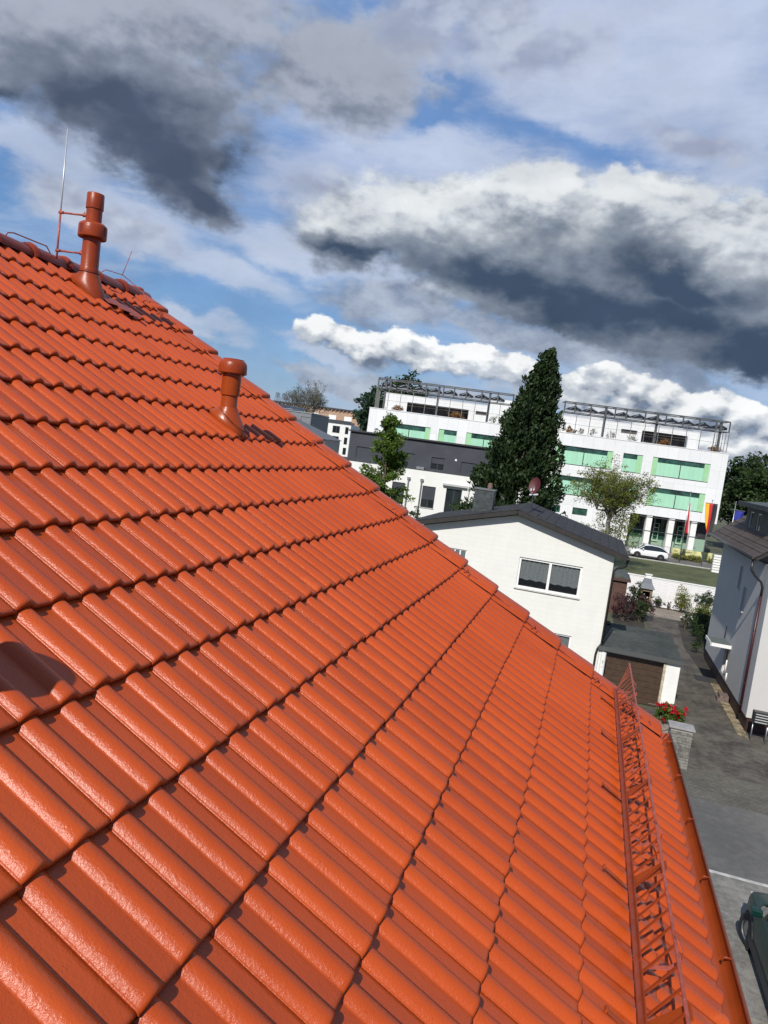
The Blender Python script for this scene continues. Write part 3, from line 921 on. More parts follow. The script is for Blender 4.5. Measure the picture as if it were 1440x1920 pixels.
GRAVELM = mottled('pebbles', ((0.06, 0.048, 0.025), (0.34, 0.27, 0.17)), (2.5, 16, 50), 0.9, 1.0, speck=(30.0, 0.25, (0.30, 0.20, 0.16)))
gv = MB()
rg = random.Random(5)
gv.prism([(6.74, 30.7, 0.0), (7.12, 30.35, 0.0), (7.12, 37.9, 0.0), (6.74, 37.9, 0.0)], (0, 0, .03))
for i in range(1500):
    x_, y_ = rg.uniform(6.76, 7.10), rg.uniform(30.6, 37.9)
    s_ = rg.uniform(.012, .03)
    pts_ = [(x_ + s_ * rg.uniform(.7, 1.2) * cos(a), y_ + s_ * rg.uniform(.7, 1.2) * sin(a), .03) for a in (0, 1.6, 3.1, 4.7)]
    o_ = len(gv.v)
    gv.v += pts_ + [(x_, y_, .03 + s_ * .8)]
    gv.f += [(o_, o_ + 1, o_ + 4), (o_ + 1, o_ + 2, o_ + 4), (o_ + 2, o_ + 3, o_ + 4), (o_ + 3, o_, o_ + 4)]
tag(gv.build('gravel', GRAVELM), None, kind='stuff')


# ------------------------------------------------------------------ walls with real openings
from mathutils.geometry import tessellate_polygon


def wall_panel(name, outer, holes, o, ax, nin, thick, material, parent):
    """outer/holes: 2-D (along ax, up) polygons; nin points into the building"""
    o, ax, nin = Vector(o), Vector(ax), Vector(nin)
    loops = [[Vector((a, b, 0)) for a, b in outer]] + [[Vector(p + (0,)) for p in ((x0, z0), (x1, z0), (x1, z1), (x0, z1))] for (x0, x1, z0, z1) in holes]
    flat = [p for l in loops for p in l]
    tris = tessellate_polygon(loops)
    P = [o + ax * p.x + Vector((0, 0, p.y)) for p in flat]
    n_ = len(P)
    V = P + [p + nin * thick for p in P]
    F = [tuple(t) for t in tris] + [tuple(i + n_ for i in reversed(t)) for t in tris]
    k = 0
    for l in loops:
        m_ = len(l)
        for i in range(m_):
            F.append((k + i, k + (i + 1) % m_, n_ + k + (i + 1) % m_, n_ + k + i))
        k += m_
    return MB().add(V, F).build(name, material, parent)


GLASS = mat('window_glass', (0.02, 0.025, 0.03), 0.04, spec=0.8, alpha=0.22)
DGLASS = mat('dark_window_glass', (0.015, 0.02, 0.022), 0.06, spec=0.9)
UPVC = mat('white_window_frame', (0.78, 0.78, 0.76), 0.4, noise=(6, .03, 3))
SILLM = mat('stone_sill', (0.52, 0.51, 0.47), 0.7, noise=(8, .12, 4))
ROOM = mat('dim_room', (0.03, 0.028, 0.025), 0.9)
LACE = None


def lace():
    m_ = bpy.data.materials.new('lace_curtain')
    m_.use_nodes = True
    t = m_.node_tree
    t.nodes.clear()
    T = NT(t)
    obj = T.n('ShaderNodeTexCoord').outputs['Object']
    n1 = T.noise(T.vmath('MULTIPLY', obj, (1, 1, .35)), 34.0, 4.0, 0.7)
    vo = T.n('ShaderNodeTexVoronoi', {'Vector': obj, 'Scale': 26.0}).outputs['Distance']
    d = T.n('ShaderNodeBsdfDiffuse', {'Color': (0.36, 0.40, 0.40, 1)})
    tp = T.n('ShaderNodeBsdfTransparent')
    f = T.ramp(T.math('ADD', n1, T.math('MULTIPLY', vo, 0.35)), 0.42, 0.62, 0.12, 0.90)
    T.n('ShaderNodeOutputMaterial', {'Surface': T.n('ShaderNodeMixShader', {0: f, 1: tp.outputs[0], 2: d.outputs[0]}).outputs[0]})
    return m_


LACE = lace()


def window(parent, o, ax, nin, x0, x1, z0, z1, fr=0.06, mull=1, rows=0, frame=None, glass=None, inset=0.12, sill=True, curtain=0.0, name='window', room=True, sillmat=None, blind=0.0, blindmat=None):
    """frame with panes set back in its opening; sill and curtain are sub-parts"""
    frame, glass = frame or UPVC, glass or DGLASS
    o, ax, nin = Vector(o), Vector(ax), Vector(nin)
    Z = Vector((0, 0, 1))
    mb = MB()
    B = lambda a, c, b=(inset, inset + .06): mb.obox(o, ax, nin, Z, a, b, c)
    B((x0, x0 + fr), (z0, z1))
    B((x1 - fr, x1), (z0, z1))
    B((x0 + fr, x1 - fr), (z1 - fr, z1))
    B((x0 + fr, x1 - fr), (z0, z0 + fr))
    w = (x1 - x0 - 2 * fr)
    for i in range(1, mull + 1):
        xm = x0 + fr + w * i / (mull + 1)
        B((xm - fr * .6, xm + fr * .6), (z0 + fr, z1 - fr), (inset + .002, inset + .058))
    for i in range(1, rows + 1):
        zm = z0 + fr + (z1 - z0 - 2 * fr) * i / (rows + 1)
        B((x0 + fr, x1 - fr), (zm - fr * .25, zm + fr * .25), (inset + .012, inset + .05))
    wdw = mb.build(name, frame, parent)
    MB().obox(o, ax, nin, Z, (x0 + fr * .5, x1 - fr * .5), (inset + .028, inset + .032), (z0 + fr * .5, z1 - fr * .5)).build('pane', glass, wdw)
    if sill:
        MB().obox(o, ax, nin, Z, (x0 - .06, x1 + .06), (-.07, inset), (z0 - .05, z0 - .002)).build('sill', sillmat or SILLM, wdw)
    if curtain:
        V, F = [], []
        nn = 60
        for j, zz in enumerate((z1 - fr, z1 - (z1 - z0) * curtain)):
            for i in range(nn + 1):
                xx = x0 + fr + w * i / nn
                off = inset + .10 + .018 * sin(i * 1.3) + .008 * sin(i * 3.1)
                zq = zz + (.02 * sin(i * .65) if j else 0)
                V.append(tuple(o + ax * xx + nin * off + Z * zq))
        for i in range(nn):
            F.append((i, i + 1, nn + 2 + i, nn + 1 + i))
        MB().add(V, F).build('curtain', LACE, wdw, True)
    if blind:
        MB().obox(o, ax, nin, Z, (x0 + .01, x1 - .01), (inset - .05, inset - .01), (z1 - (z1 - z0) * blind, z1 - .005)).build('roller_blind', blindmat or frame, wdw)
    if room:
        MB().obox(o, ax, nin, Z, (x0 - .1, x1 + .1), (inset + .45, inset + .47), (z0 - .1, z1 + .1)).build('dark_interior', ROOM, wdw)
    return wdw


X1, Y1, N1 = Vector((1, 0, 0)), Vector((0, 1, 0)), Vector((0, 1, 0))

# ------------------------------------------------------------------ white gabled house
def render_mat(name, col, lines=None, rough=0.85, bump=(50, .25), stain=0.08, amt=.25):
    m_ = bpy.data.materials.new(name)
    m_.use_nodes = True
    t = m_.node_tree
    t.nodes.clear()
    T = NT(t)
    obj = T.n('ShaderNodeTexCoord').outputs['Object']
    a = T.noise(obj, 0.9, 6.0, 0.65)
    b = T.noise(T.vmath('MULTIPLY', obj, (3, 3, .5)), 1.4, 5.0, 0.6)
    f = T.ramp(T.math('ADD', T.math('MULTIPLY', a, .6), T.math('MULTIPLY', b, .4)), .3, .75)
    c = T.mix(f, (*[v * (1 - stain) for v in col], 1), (*[min(1, v * (1 + stain * .5)) for v in col], 1))
    h = T.noise(obj, bump[0], 5.0, 0.65)
    if lines:
        # faint courses of the cladding
        sx = T.n('ShaderNodeSeparateXYZ', {0: obj})
        q = T.n('ShaderNodeCombineXYZ', {0: T.math('ADD', sx.outputs[0], sx.outputs[1]), 1: sx.outputs[2], 2: 0.0}).outputs[0]
        bt = T.n('ShaderNodeTexBrick', {'Vector': q, 'Color1': (1, 1, 1, 1), 'Color2': (.9, .9, .9, 1), 'Mortar': (.5, .5, .5, 1), 'Scale': 1.0, 'Mortar Size': lines[2],
                                        'Brick Width': lines[0], 'Row Height': lines[1], 'Mortar Smooth': 0.6})
        c = T.n('ShaderNodeMix', {0: amt, 6: c, 7: bt.outputs['Color']}, data_type='RGBA', blend_type='MULTIPLY').outputs[2]
        h = T.math('SUBTRACT', T.math('MULTIPLY', h, 0.5), T.math('MULTIPLY', bt.outputs['Fac'], .8))
    bp = T.n('ShaderNodeBump', {'Strength': bump[1], 'Distance': 0.015, 'Height': h})
    bb = T.n('ShaderNodeBsdfPrincipled', {'Base Color': c, 'Roughness': rough, 'Normal': bp.outputs[0]})
    T.n('ShaderNodeOutputMaterial', {'Surface': bb.outputs[0]})
    return m_


IVORY = render_mat('ivory_clad_render', (0.72, 0.72, 0.675), (2.3, .21, .008), bump=(24, .25), amt=.16, stain=.06)
SLATE_D = mat('dark_roof_slabs', (0.034, 0.033, 0.033), 0.75, spec=.3, noise=(3, .35, 5), bump=(30, .3, 4))
SLATE_L = mat('grey_slate_shingle', (0.050, 0.058, 0.062), 0.45, noise=(5, .3, 5), bump=(30, .3, 4))
BLACKM = mat('black_painted_metal', (0.02, 0.02, 0.02), 0.35)
DKBROWN = mat('dark_brown_board', (0.022, 0.019, 0.017), 0.6, noise=(6, .2, 4))
GALV = mat('galvanised_steel', (0.42, 0.44, 0.45), 0.4, 0.8, noise=(6, .15, 4))
WHITEP = mat('white_paint', (0.78, 0.78, 0.75), 0.6, noise=(3, .05, 5), bump=(60, .15, 4))

wh = thing('gabled_house', 'ivory house with a low dark gable roof and double window facing the tiled roof', 'house', (-3.0, 31.8, 0))
OW = (-3.0, 31.8, 0)


def LO(parent_loc, *p):
    return (p[0] - parent_loc[0], p[1] - parent_loc[1], p[2] - parent_loc[2])


wz, apz = 6.02, 7.13
# local x = X + 3.0
gab = [(-4.21, 0), (4.21, 0), (4.21, wz), (0, apz), (-4.21, wz)]
wins = [(0.34, 3.02, 4.02, 5.36), (-3.06, -1.98, 4.45, 5.24), (2.02, 3.0, 0.95, 2.34)]
wall = wall_panel('wall', gab, wins, (0, 0, 0), X1, Y1, .3, IVORY, wh)
MB().prism([(a, 6.1, b) for a, b in gab], (0, -.3, 0)).build('back_wall', IVORY, wh)
for s_ in (-1, 1):
    MB().box(min(s_ * 4.21, s_ * 3.95), max(s_ * 4.21, s_ * 3.95), .3, 5.8, 0, wz).build('side_wall', IVORY, wh)
w_ = window(wh, (0, 0, 0), X1, Y1, *wins[0], fr=.09, mull=1, curtain=.72, glass=GLASS, inset=.06)
w_['label'] = 'wide white double window with lace curtains'
w_ = window(wh, (0, 0, 0), X1, Y1, *wins[1], fr=.05, mull=3, rows=1, glass=mat('frosted_glass', (0.12, 0.15, 0.15), 0.2), inset=.05, name='window')
w_['label'] = 'small window with glazing bars'
w_ = window(wh, (0, 0, 0), X1, Y1, *wins[2], fr=.07, mull=0, curtain=.9, glass=GLASS, inset=.06)
w_['label'] = 'ground floor window with a net curtain'
# roof: two pitches of wide overlapping slabs
sl_ = (apz - wz) / 4.21
th = math.atan(sl_)
for s_, nm in ((1, 'roof'), (-1, 'roof')):
    mb = MB()
    D_ = Vector((s_ * cos(th), 0, -sin(th)))
    Nn = Vector((s_ * sin(th), 0, cos(th)))
    o_ = Vector((0, 0, apz + .16))
    ln = 4.85
    mb.obox(o_, D_, Y1, Nn, (0.0, ln), (-.42, 6.3), (-.10, .10))
    rf = mb.build(nm, DKBROWN if s_ > 0 else DKBROWN, wh)
    sh = MB()
    nrow, ncol = 12, 5
    for i in range(nrow):
        for j in range(ncol):
            w0 = ln / nrow
            y0_ = -.44 + j * 6.76 / ncol
            off = .5 * (i % 2) * 6.76 / ncol * 0
            a0 = i * w0
            P = [o_ + D_ * (a0 + .014) + Y1 * (y0_ + .004) + Nn * .118, o_ + D_ * (a0 + w0 - .014) + Y1 * (y0_ + .004) + Nn * .122,
                 o_ + D_ * (a0 + w0 - .014) + Y1 * (y0_ + 6.76 / ncol - .012) + Nn * (.122 + .006), o_ + D_ * (a0 + .014) + Y1 * (y0_ + 6.76 / ncol - .012) + Nn * (.118 + .006)]
            sh.prism(P, -Nn * .016)
    sh.build('roof_slabs', SLATE_D, rf)
    if s_ > 0:
        gt = MB()
        e_ = o_ + D_ * (ln + .05)
        gt.tube([(e_.x, -.40, e_.z - .02), (e_.x, 6.3, e_.z - .02)], .07, 10)
        gt.build('roof_gutter', BLACKM, rf, True)
        gt = MB()
        gt.tube([(e_.x, -.2, e_.z - .08), (e_.x - .02, -.15, e_.z - .32), (e_.x - .15, -.1, e_.z - .42), (e_.x - .36, -.06, e_.z - .48), (4.27, -.04, e_.z - .62), (4.27, -.04, 2.3)], .045, 8)
        gt.tube([(4.27, -.04, 2.32), (4.12, -.07, 2.05), (4.08, -.08, 1.8), (4.08, -.08, 0.02)], .045, 8)
        gt.build('downpipe', BLACKM, wh, True)
rc_ = MB()
rc_.prism([(-.16, -.45, apz + .235), (0, -.45, apz + .30), (.16, -.45, apz + .235), (0, -.45, apz + .262)], (0, 6.8, 0))
rc_.build('ridge_cover', SLATE_D, wh)
# slate-clad chimney on the left pitch
ch = MB()
cx0, cx1, cy0, cy1 = -2.24, -1.36, 1.5, 2.15
ch.box(cx0, cx1, cy0, cy1, 6.3, 7.93)
cho = ch.build('chimney', SLATE_L, wh)
cs = MB()
for r_ in range(7):
    z0_ = 6.72 + r_ * .17
    for k in range(3):
        xx0 = cx0 + (k - .5 * (r_ % 2)) * .30
        a0, a1 = max(cx0 - .01, xx0 + .004), min(cx1 + .01, xx0 + .296)
        if a1 > a0 + .02:
            cs.box(a0, a1, cy0 - .016 - .003 * (r_ % 2), cy0 - .001, z0_, z0_ + .166)
    cs.box(cx1 + .001, cx1 + .014, cy0 - .01, cy1 + .01, z0_, z0_ + .166)
cs.build('slate_cladding', SLATE_L, cho)
MB().box(cx0 - .05, cx1 + .05, cy0 - .05, cy1 + .05, 7.93, 7.99).build('chimney_cap', mat('zinc_cap', (.2, .21, .21), .4, .5), cho)
mb = MB()
mb.lathe([(.11, 0), (.12, .16), (.09, .19), (.13, .24), (.0, .30)], (cx0 + .62, cy0 + .32, 7.99), 12)
mb.build('chimney_pot', mat('brown_pot', (.14, .09, .07), .8), cho, True)

# satellite dish on the ridge
dish = thing('satellite_dish', 'red oval satellite dish on the ridge of the ivory house', 'satellite dish', (-2.62, 33.4, 7.45))
mb = MB()
V, F = [], []
nn, mm = 28, 6
dn = Vector((-.35, -.92, .28)).normalized()
dx = Vector((0, 0, 1)).cross(dn).normalized()
dy = dn.cross(dx)
for i in range(mm + 1):
    r_ = i / mm
    for k in range(nn):
        a = 2 * pi * k / nn
        p = dx * (cos(a) * r_ * .27) + dy * (sin(a) * r_ * .39) - dn * (.09 * (1 - r_ * r_)) + Vector((0, 0, 1.0))
        V.append(tuple(p))
for i in range(mm):
    for k in range(nn):
        k2 = (k + 1) % nn
        F.append((i * nn + k, i * nn + k2, (i + 1) * nn + k2, (i + 1) * nn + k))
V2 = [tuple(Vector(v) - dn * .012) for v in V]
F2 = [tuple(i + len(V) for i in reversed(f)) for f in F]
F3 = [(mm * nn + k, mm * nn + (k + 1) % nn, len(V) + mm * nn + (k + 1) % nn, len(V) + mm * nn + k) for k in range(nn)]
mb.add(V + V2, F + F2 + F3)
mb.build('reflector', mat('dull_red_dish', (0.075, 0.010, 0.012), 0.6, noise=(6, .1, 3)), dish, True, auto=50)
mb = MB()
mb.tube([(0, 0, 0), (0, .02, .75), (0, .06, .95)], .03, 8)
mb.build('mast', GALV, dish, True)
mb = MB()
mb.tube([(0, .0, .62), (.0, -.30, .60), (-.08, -.52, .78)], .018, 6)
mb.tube([(-.08, -.52, .76), (-.08, -.42, .84)], .04, 8)
mb.tube([(-.16, -.05, .55), (.22, -.05, .62)], .05, 8)
mb.build('feed_arm', mat('light_grey_plastic', (.55, .56, .56), .5), dish, True)

# ------------------------------------------------------------------ garage
gar = thing('garage', 'white flat-roofed garage with a closed brown door beside the ivory house', 'garage', (1.2, 31.8, 0))
GX = 1.2
GWALL = render_mat('white_painted_masonry', (0.78, 0.77, 0.73), (.5, .2, .006), bump=(60, .3), amt=.1)
wall_panel('wall', [(0.02, -.10), (3.26, -.10), (3.26, 2.06), (0.02, 2.06)], [(.22, 2.70, -.08, 1.98)], (0, 0, 0), X1, Y1, .30, GWALL, gar)
MB().box(3.04, 3.26, .3, 5.2, 0, 2.06).build('side_wall', GWALL, gar)
MB().box(.02, .2, .3, 5.2, 0, 2.06).build('side_wall', GWALL, gar)
MB().box(.2, 3.04, 5.0, 5.2, 0, 2.06).build('back_wall', GWALL, gar)
gd = MB()
nb = 8
for i in range(nb):
    z0_ = .02 + i * 1.95 / nb
    gd.box(.23, 2.69, .20, .24, z0_ + .008, z0_ + 1.95 / nb - .008)
gd.box(.23, 2.69, .215, .245, .02, 1.97)
gdo = gd.build('door', mat('brown_garage_door', (0.060, 0.036, 0.022), 0.45, noise=(7, .15, 4)), gar)
MB().box(2.3, 2.6, .196, .2, .10, .13).build('maker_plate', GALV, gdo)
MB().box(2.62, 2.72, -.02, .2, 0.0, 2.0).build('door_jamb', mat('weathered_wood_jamb', (.42, .36, .27), .8, noise=(9, .25, 5)), gar)
FELT = mottled('roofing_felt', ((0.035, 0.042, 0.038), (0.080, 0.088, 0.080)), (.5, 4, 90), .9, .4, brick=(12.0, 1.0, .012, (.03, .035, .03)))
MB().box(-.02, 3.32, -.12, 5.3, 2.06, 2.14).build('roof', DKBROWN, gar)
MB().box(-.02, 3.32, -.12, 5.3, 2.143, 2.19).build('felt_covering', FELT, gar)
MB().box(-.04, 3.34, -.15, -.123, 2.04, 2.215).build('fascia', mat('zinc_edge', (.10, .105, .10), .45, .3), gar)
MB().box(-.02, .5, 4.6, 5.3, 2.193, 2.26).build('roof_mat', mat('dark_felt_patch', (.018, .02, .02), .9), gar)
post = tag(MB().lathe([(0, 0), (.115, 0), (.105, .6), (.10, 2.0), (0, 2.0)], (1.40, 31.45, 0), 20).build('post', WHITEP, None, True, auto=40), 'round white post with small black markings left of the brown garage door', 'post')
pm = MB()
for (a0, a1, z0_, z1_) in ((-1.75, -1.45, 1.62, 1.65), (-1.7, -1.6, 1.52, 1.72), (-1.5, -1.42, 1.58, 1.68), (-1.65, -1.5, 1.36, 1.40), (-1.65, -1.5, 1.42, 1.46)):
    p = [Vector((1.40 + cos(q) * .1065, 31.45 + sin(q) * .1065, z_)) for q, z_ in ((a0, z0_), (a1, z0_), (a1, z1_), (a0, z1_))]
    pm.add(p, [(0, 1, 2, 3)])
pm.build('painted_mark', BLACKM, post)

# ------------------------------------------------------------------ right-hand house
rh = thing('stucco_house', 'grey-white stucco house with dark tiled roof and dormer along the drive', 'house', (7.1, 31.3, 0))
STUCCO = render_mat('rough_stucco', (0.54, 0.53, 0.505), None, 0.9, bump=(26, 1.0), stain=.06)
STUCCO_S = render_mat('smooth_stucco', (0.50, 0.52, 0.54), None, 0.9, bump=(30, .5), stain=.05)
PLINTH = mat('dark_plinth_paint', (0.035, 0.012, 0.010), 0.6, noise=(5, .3, 4))
BTILE = mottled('brown_roof_tiles', ((0.045, 0.032, 0.026), (0.10, 0.072, 0.058)), (1.0, 6, 40), .75, .5, brick=(.33, 50, .01, (.02, .015, .012)), speck=(4.0, .08, (.35, .34, .3)))
# west wall (local y = Y - 31.3)
wn = [(5.55, 6.25, 4.9, 5.95), (4.1, 4.8, 4.12, 5.17), (5.5, 6.4, .75, 2.05)]
wall_panel('wall', [(0.95, .59), (11.7, .59), (11.7, 6.6), (.95, 6.6)], [(a, b, c, d) for a, b, c, d in wn], (0.0, 0, 0), Y1, X1, .3, STUCCO, rh)
MB().box(-.03, .3, 0.0, .949, .59, 7.0).build('bay_wall', STUCCO, rh)
MB().box(.3, 8.0, 0.0, .30, .59, 7.9).build('front_wall', STUCCO, rh)
MB().box(.3, 8.0, 11.4, 11.7, .59, 6.6).build('back_wall', STUCCO, rh)
MB().box(.03, 8.0, .06, 11.65, 0, .589).build('plinth', PLINTH, rh)
for (a, b, c, d) in wn[:2]:
    w_ = window(rh, (0, 0, 0), Y1, X1, a, b, c, d, fr=.05, mull=0, inset=.10)
dr = window(rh, (0, 0, 0), Y1, X1, *wn[2], fr=.08, mull=0, inset=.05, sill=False, name='door', room=False)
dr['label'] = 'white-framed side door under the canopy'
rfz, rfx = 6.85, -.55
pitch = radians(38)
D_ = Vector((cos(pitch), 0, sin(pitch)))
Nn = Vector((-sin(pitch), 0, cos(pitch)))
mb = MB()
o_ = Vector((rfx, 0, rfz))
mb.obox(o_, D_, Y1, Nn, (0, 7.0), (.95, 12.8), (-.16, -.02))
rrf = mb.build('roof', DKBROWN, rh)
sh = MB()
for i in range(20):
    a0 = i * .35
    P = [o_ + D_ * (a0 - .03) + Y1 * .9 + Nn * .03, o_ + D_ * (a0 + .37) + Y1 * .9 + Nn * 0.0, o_ + D_ * (a0 + .37) + Y1 * 12.85 + Nn * 0.0, o_ + D_ * (a0 - .03) + Y1 * 12.85 + Nn * .03]
    sh.prism(P, -Nn * .018)
sh.build('roof_tiles', BTILE, rrf)
mb = MB()
mb.obox(Vector((rfx, 0, rfz)), Vector((-cos(pitch), 0, sin(pitch))), Y1, Vector((sin(pitch), 0, cos(pitch))), (-13.0, -5.5), (.95, 12.8), (-.1, .0))
o2_ = o_ + D_ * 7.0
mb = MB()
mb.obox(o2_, Vector((cos(pitch), 0, -sin(pitch))), Y1, Vector((sin(pitch), 0, cos(pitch))), (-.02, 7.0), (.9, 12.85), (-.1, .03))
mb.build('roof', BTILE, rh)
mb = MB()
mb.tube([(rfx - .06, .9, rfz - .05), (rfx - .06, 12.85, rfz - .05)], .075, 10)
mb.build('roof_gutter', BLACKM, rh, True)
mb = MB()
mb.tube([(rfx - .05, 1.0, rfz - .12), (rfx - .04, .98, rfz - .5), (rfx + .12, .96, rfz - .72), (-.16, .93, rfz - .95), (-.09, .92, rfz - 1.15), (-.09, .92, rfz - 1.5)], .05, 10)
mb.build('downpipe', BLACKM, rh, True)
mb = MB()
mb.tube([(-.09, .92, rfz - 1.5), (-.09, .92, .45)], .052, 10)
for z_ in (5.0, 3.9, 2.8, 1.7, .8):
    mb.tube([(-.09, .92, z_), (-.09, .92, z_ + .03)], .058, 10)
mb.build('downpipe', mat('oxblood_pipe', (0.05, 0.010, 0.012), .4), rh, True)
# dormer
dz0, dz1 = 7.2, 8.72
dw = [(6.0, 6.85, 7.5, 8.48), (7.75, 8.6, 7.5, 8.48)]
DORM = mat('dark_dormer_cladding', (0.055, 0.06, 0.06), 0.7, noise=(5, .2, 4))
wall_panel('dormer_wall', [(3.2, dz0), (9.4, dz0), (9.4, dz1), (3.2, dz1)], dw, (.44, 0, 0), Y1, X1, .15, DORM, rh)
MB().box(.59, 4.5, 9.25, 9.4, dz0, dz1).build('dormer_cheek', DORM, rh)
MB().box(.59, 4.5, 3.2, 3.35, dz0, dz1).build('dormer_cheek', DORM, rh)
for (a, b, c, d) in dw:
    window(rh, (.44, 0, 0), Y1, X1, a, b, c, d, fr=.06, mull=0, inset=.03, sill=True)
mb = MB()
mb.obox((.10, 0, dz1 + .02), Vector((1, 0, .10)), Y1, Vector((-.1, 0, 1)), (0, 5.0), (2.8, 9.9), (0, .14))
mb.obox((.05, 0, dz1 + .02), Vector((1, 0, .10)), Y1, Vector((-.1, 0, 1)), (0, .05), (2.75, 9.95), (-.05, .17))
mb.build('dormer_roof', mat('dormer_felt', (.075, .085, .085), .8, noise=(3, .3, 5)), rh)
# canopy over the side door
mb = MB()
mb.box(-.86, -.001, 5.15, 6.65, 2.2, 2.27)
mb.build('door_canopy', mat('canopy_felt', (.10, .12, .11), .8), rh)
mb = MB()
mb.box(-.88, 0.0, 5.10, 5.149, 2.13, 2.285)
mb.box(-.90, -.861, 5.10, 6.70, 2.13, 2.285)
mb.build('canopy_edge', WHITEP, rh)
MB().tube([(-.06, 6.66, 2.3), (-.06, 6.66, 2.9)], .02, 8).build('canopy_post', BLACKM, rh)
mb = MB()
mb.tube([(-.04, 4.9, .66), (-.04, 4.9, 1.05)], .03, 8)
mb.tube([(-.04, 5.35, .95), (-.04, 5.35, 1.55)], .03, 8)
mb.build('handrail', WHITEP, rh, True)
# cellar steps beside the plinth; dark sheet as painted shadow on the drive
tag(MB().box(6.62, 7.08, 34.9, 35.5, 0.0, .16).box(6.70, 7.08, 34.9, 35.5, .16, .30).build('cellar_step', mat('brown_step_stone', (.14, .10, .085), .8, noise=(8, .3, 4))), 'low brown stone step in the gravel strip against the dark plinth', 'step')
tag(MB().box(6.1, 6.75, 37.9, 38.9, 0.012, .04).build('drive_shadow_sheet', mat('shadow_sheet_dark', (.03, .03, .032), .9)), 'dark flat sheet painted as a shadow on the drive by the side door', 'painted shadow')

mbx = thing('mailbox_bank', 'black bank of mailboxes on thin grey legs before the white wall', 'mailbox', (7.08, 30.15, 0))
MB().box(0, .62, 0, .32, .76, 1.20).build('box', BLACKM, mbx, False, .01)
for i in range(4):
    MB().box(.06, .50, -.012, -.001, .80 + i * .10, .835 + i * .10).build('name_plate', mat('grey_name_plate', (.45, .45, .45), .4), mbx)
for xx in (.05, .57):
    MB().tube([(xx, .16, 0), (xx, .16, .76)], .025, 8).build('leg', GALV, mbx, True)

# ------------------------------------------------------------------ garden wall, barbecue, shed, pier
WWALL = render_mat('white_washed_garden_wall', (0.78, 0.77, 0.77), (1.1, .14, .012), 0.9, bump=(9, .9), stain=.06, amt=.28)
gw = tag(MB().box(-12, 16, 57.6, 57.85, 0, 2.08).build('garden_wall', WWALL), 'long whitewashed garden wall with rippled courses below the lawn', 'wall')
MB().box(-12, 16, 57.56, 57.89, 2.082, 2.13).build('wall_coping', WHITEP, gw)

bq = thing('garden_fireplace', 'yellow brick garden fireplace with slate hood and chimney before the whitewashed wall', 'fireplace', (4.62, 55.0, 0))
YB = mottled('yellow_brick', ((0.30, 0.20, 0.07), (0.50, 0.36, 0.13)), (2, 8, 60), .85, .6, brick=(.2, .09, .01, (.2, .16, .1)))
wall_panel('body', [(-.42, 0), (.42, 0), (.42, 1.58), (-.42, 1.58)], [(-.26, .26, .78, 1.38), (-.28, .28, .12, .62)], (0, 0, 0), X1, Y1, .12, YB, bq)
MB().box(-.42, -.30, .12, .65, 0, 1.58).box(.30, .42, .12, .65, 0, 1.58).box(-.30, .30, .55, .65, 0, 1.58).box(-.30, .30, .12, .55, .66, .74).build('body_sides', YB, bq)
mb = MB()
mb.box(-.295, .295, .50, .545, .75, 1.5)
mb.build('dark_lining', DARKGAP, bq)  # near-black sheet behind the upper opening of the body
mb = MB()
for (z0_, h0, d0, z1_, h1, d1) in ((1.585, .56, .48, 1.95, .34, .33), (1.95, .34, .33, 2.32, .21, .22)):
    c_ = .32
    P = [(-h0, c_ - d0, z0_), (h0, c_ - d0, z0_), (h0, c_ + d0, z0_), (-h0, c_ + d0, z0_), (-h1, c_ - d1, z1_), (h1, c_ - d1, z1_), (h1, c_ + d1, z1_), (-h1, c_ + d1, z1_)]
    mb.add(P, [(0, 3, 2, 1), (4, 5, 6, 7), (0, 1, 5, 4), (1, 2, 6, 5), (2, 3, 7, 6), (3, 0, 4, 7)])
mb.build('hood', mat('blue_grey_slate', (.085, .10, .125), .5, noise=(6, .3, 4), bump=(20, .5, 3)), bq)
MB().box(-.24, .24, .10, .56, 2.325, 2.40).box(-.17, .17, .15, .5, 2.40, 2.55).box(-.24, .24, .10, .56, 2.55, 2.60).build('chimney_top', WHITEP, bq)

shed = thing('garden_shed', 'small brown timber shed with dark roof behind the garage', 'shed', (2.55, 53.2, 0))
MB().box(-.7, .5, -1.6, 1.6, 0, 2.35).build('wall', mat('red_brown_timber', (.085, .042, .030), .7, noise=(8, .3, 5)), shed)
MB().box(.502, .53, -1.2, -.4, .1, 2.0).build('door', mat('dark_timber_door', (.04, .02, .016), .7), shed)
mb = MB()
mb.prism([(-.85, -1.75, 2.36), (.66, -1.75, 2.36), (.60, -1.75, 2.50), (-.2, -1.75, 2.85), (-.85, -1.75, 2.5)], (0, 3.5, 0))
mb.build('roof', mat('grey_green_felt', (.07, .08, .07), .8, noise=(3, .3, 4)), shed)
MB().box(-.86, .68, -1.79, -1.752, 2.30, 2.5).box(.662, .70, -1.75, 1.75, 2.28, 2.42).build('fascia', mat('brown_fascia', (.07, .035, .03), .6), shed)

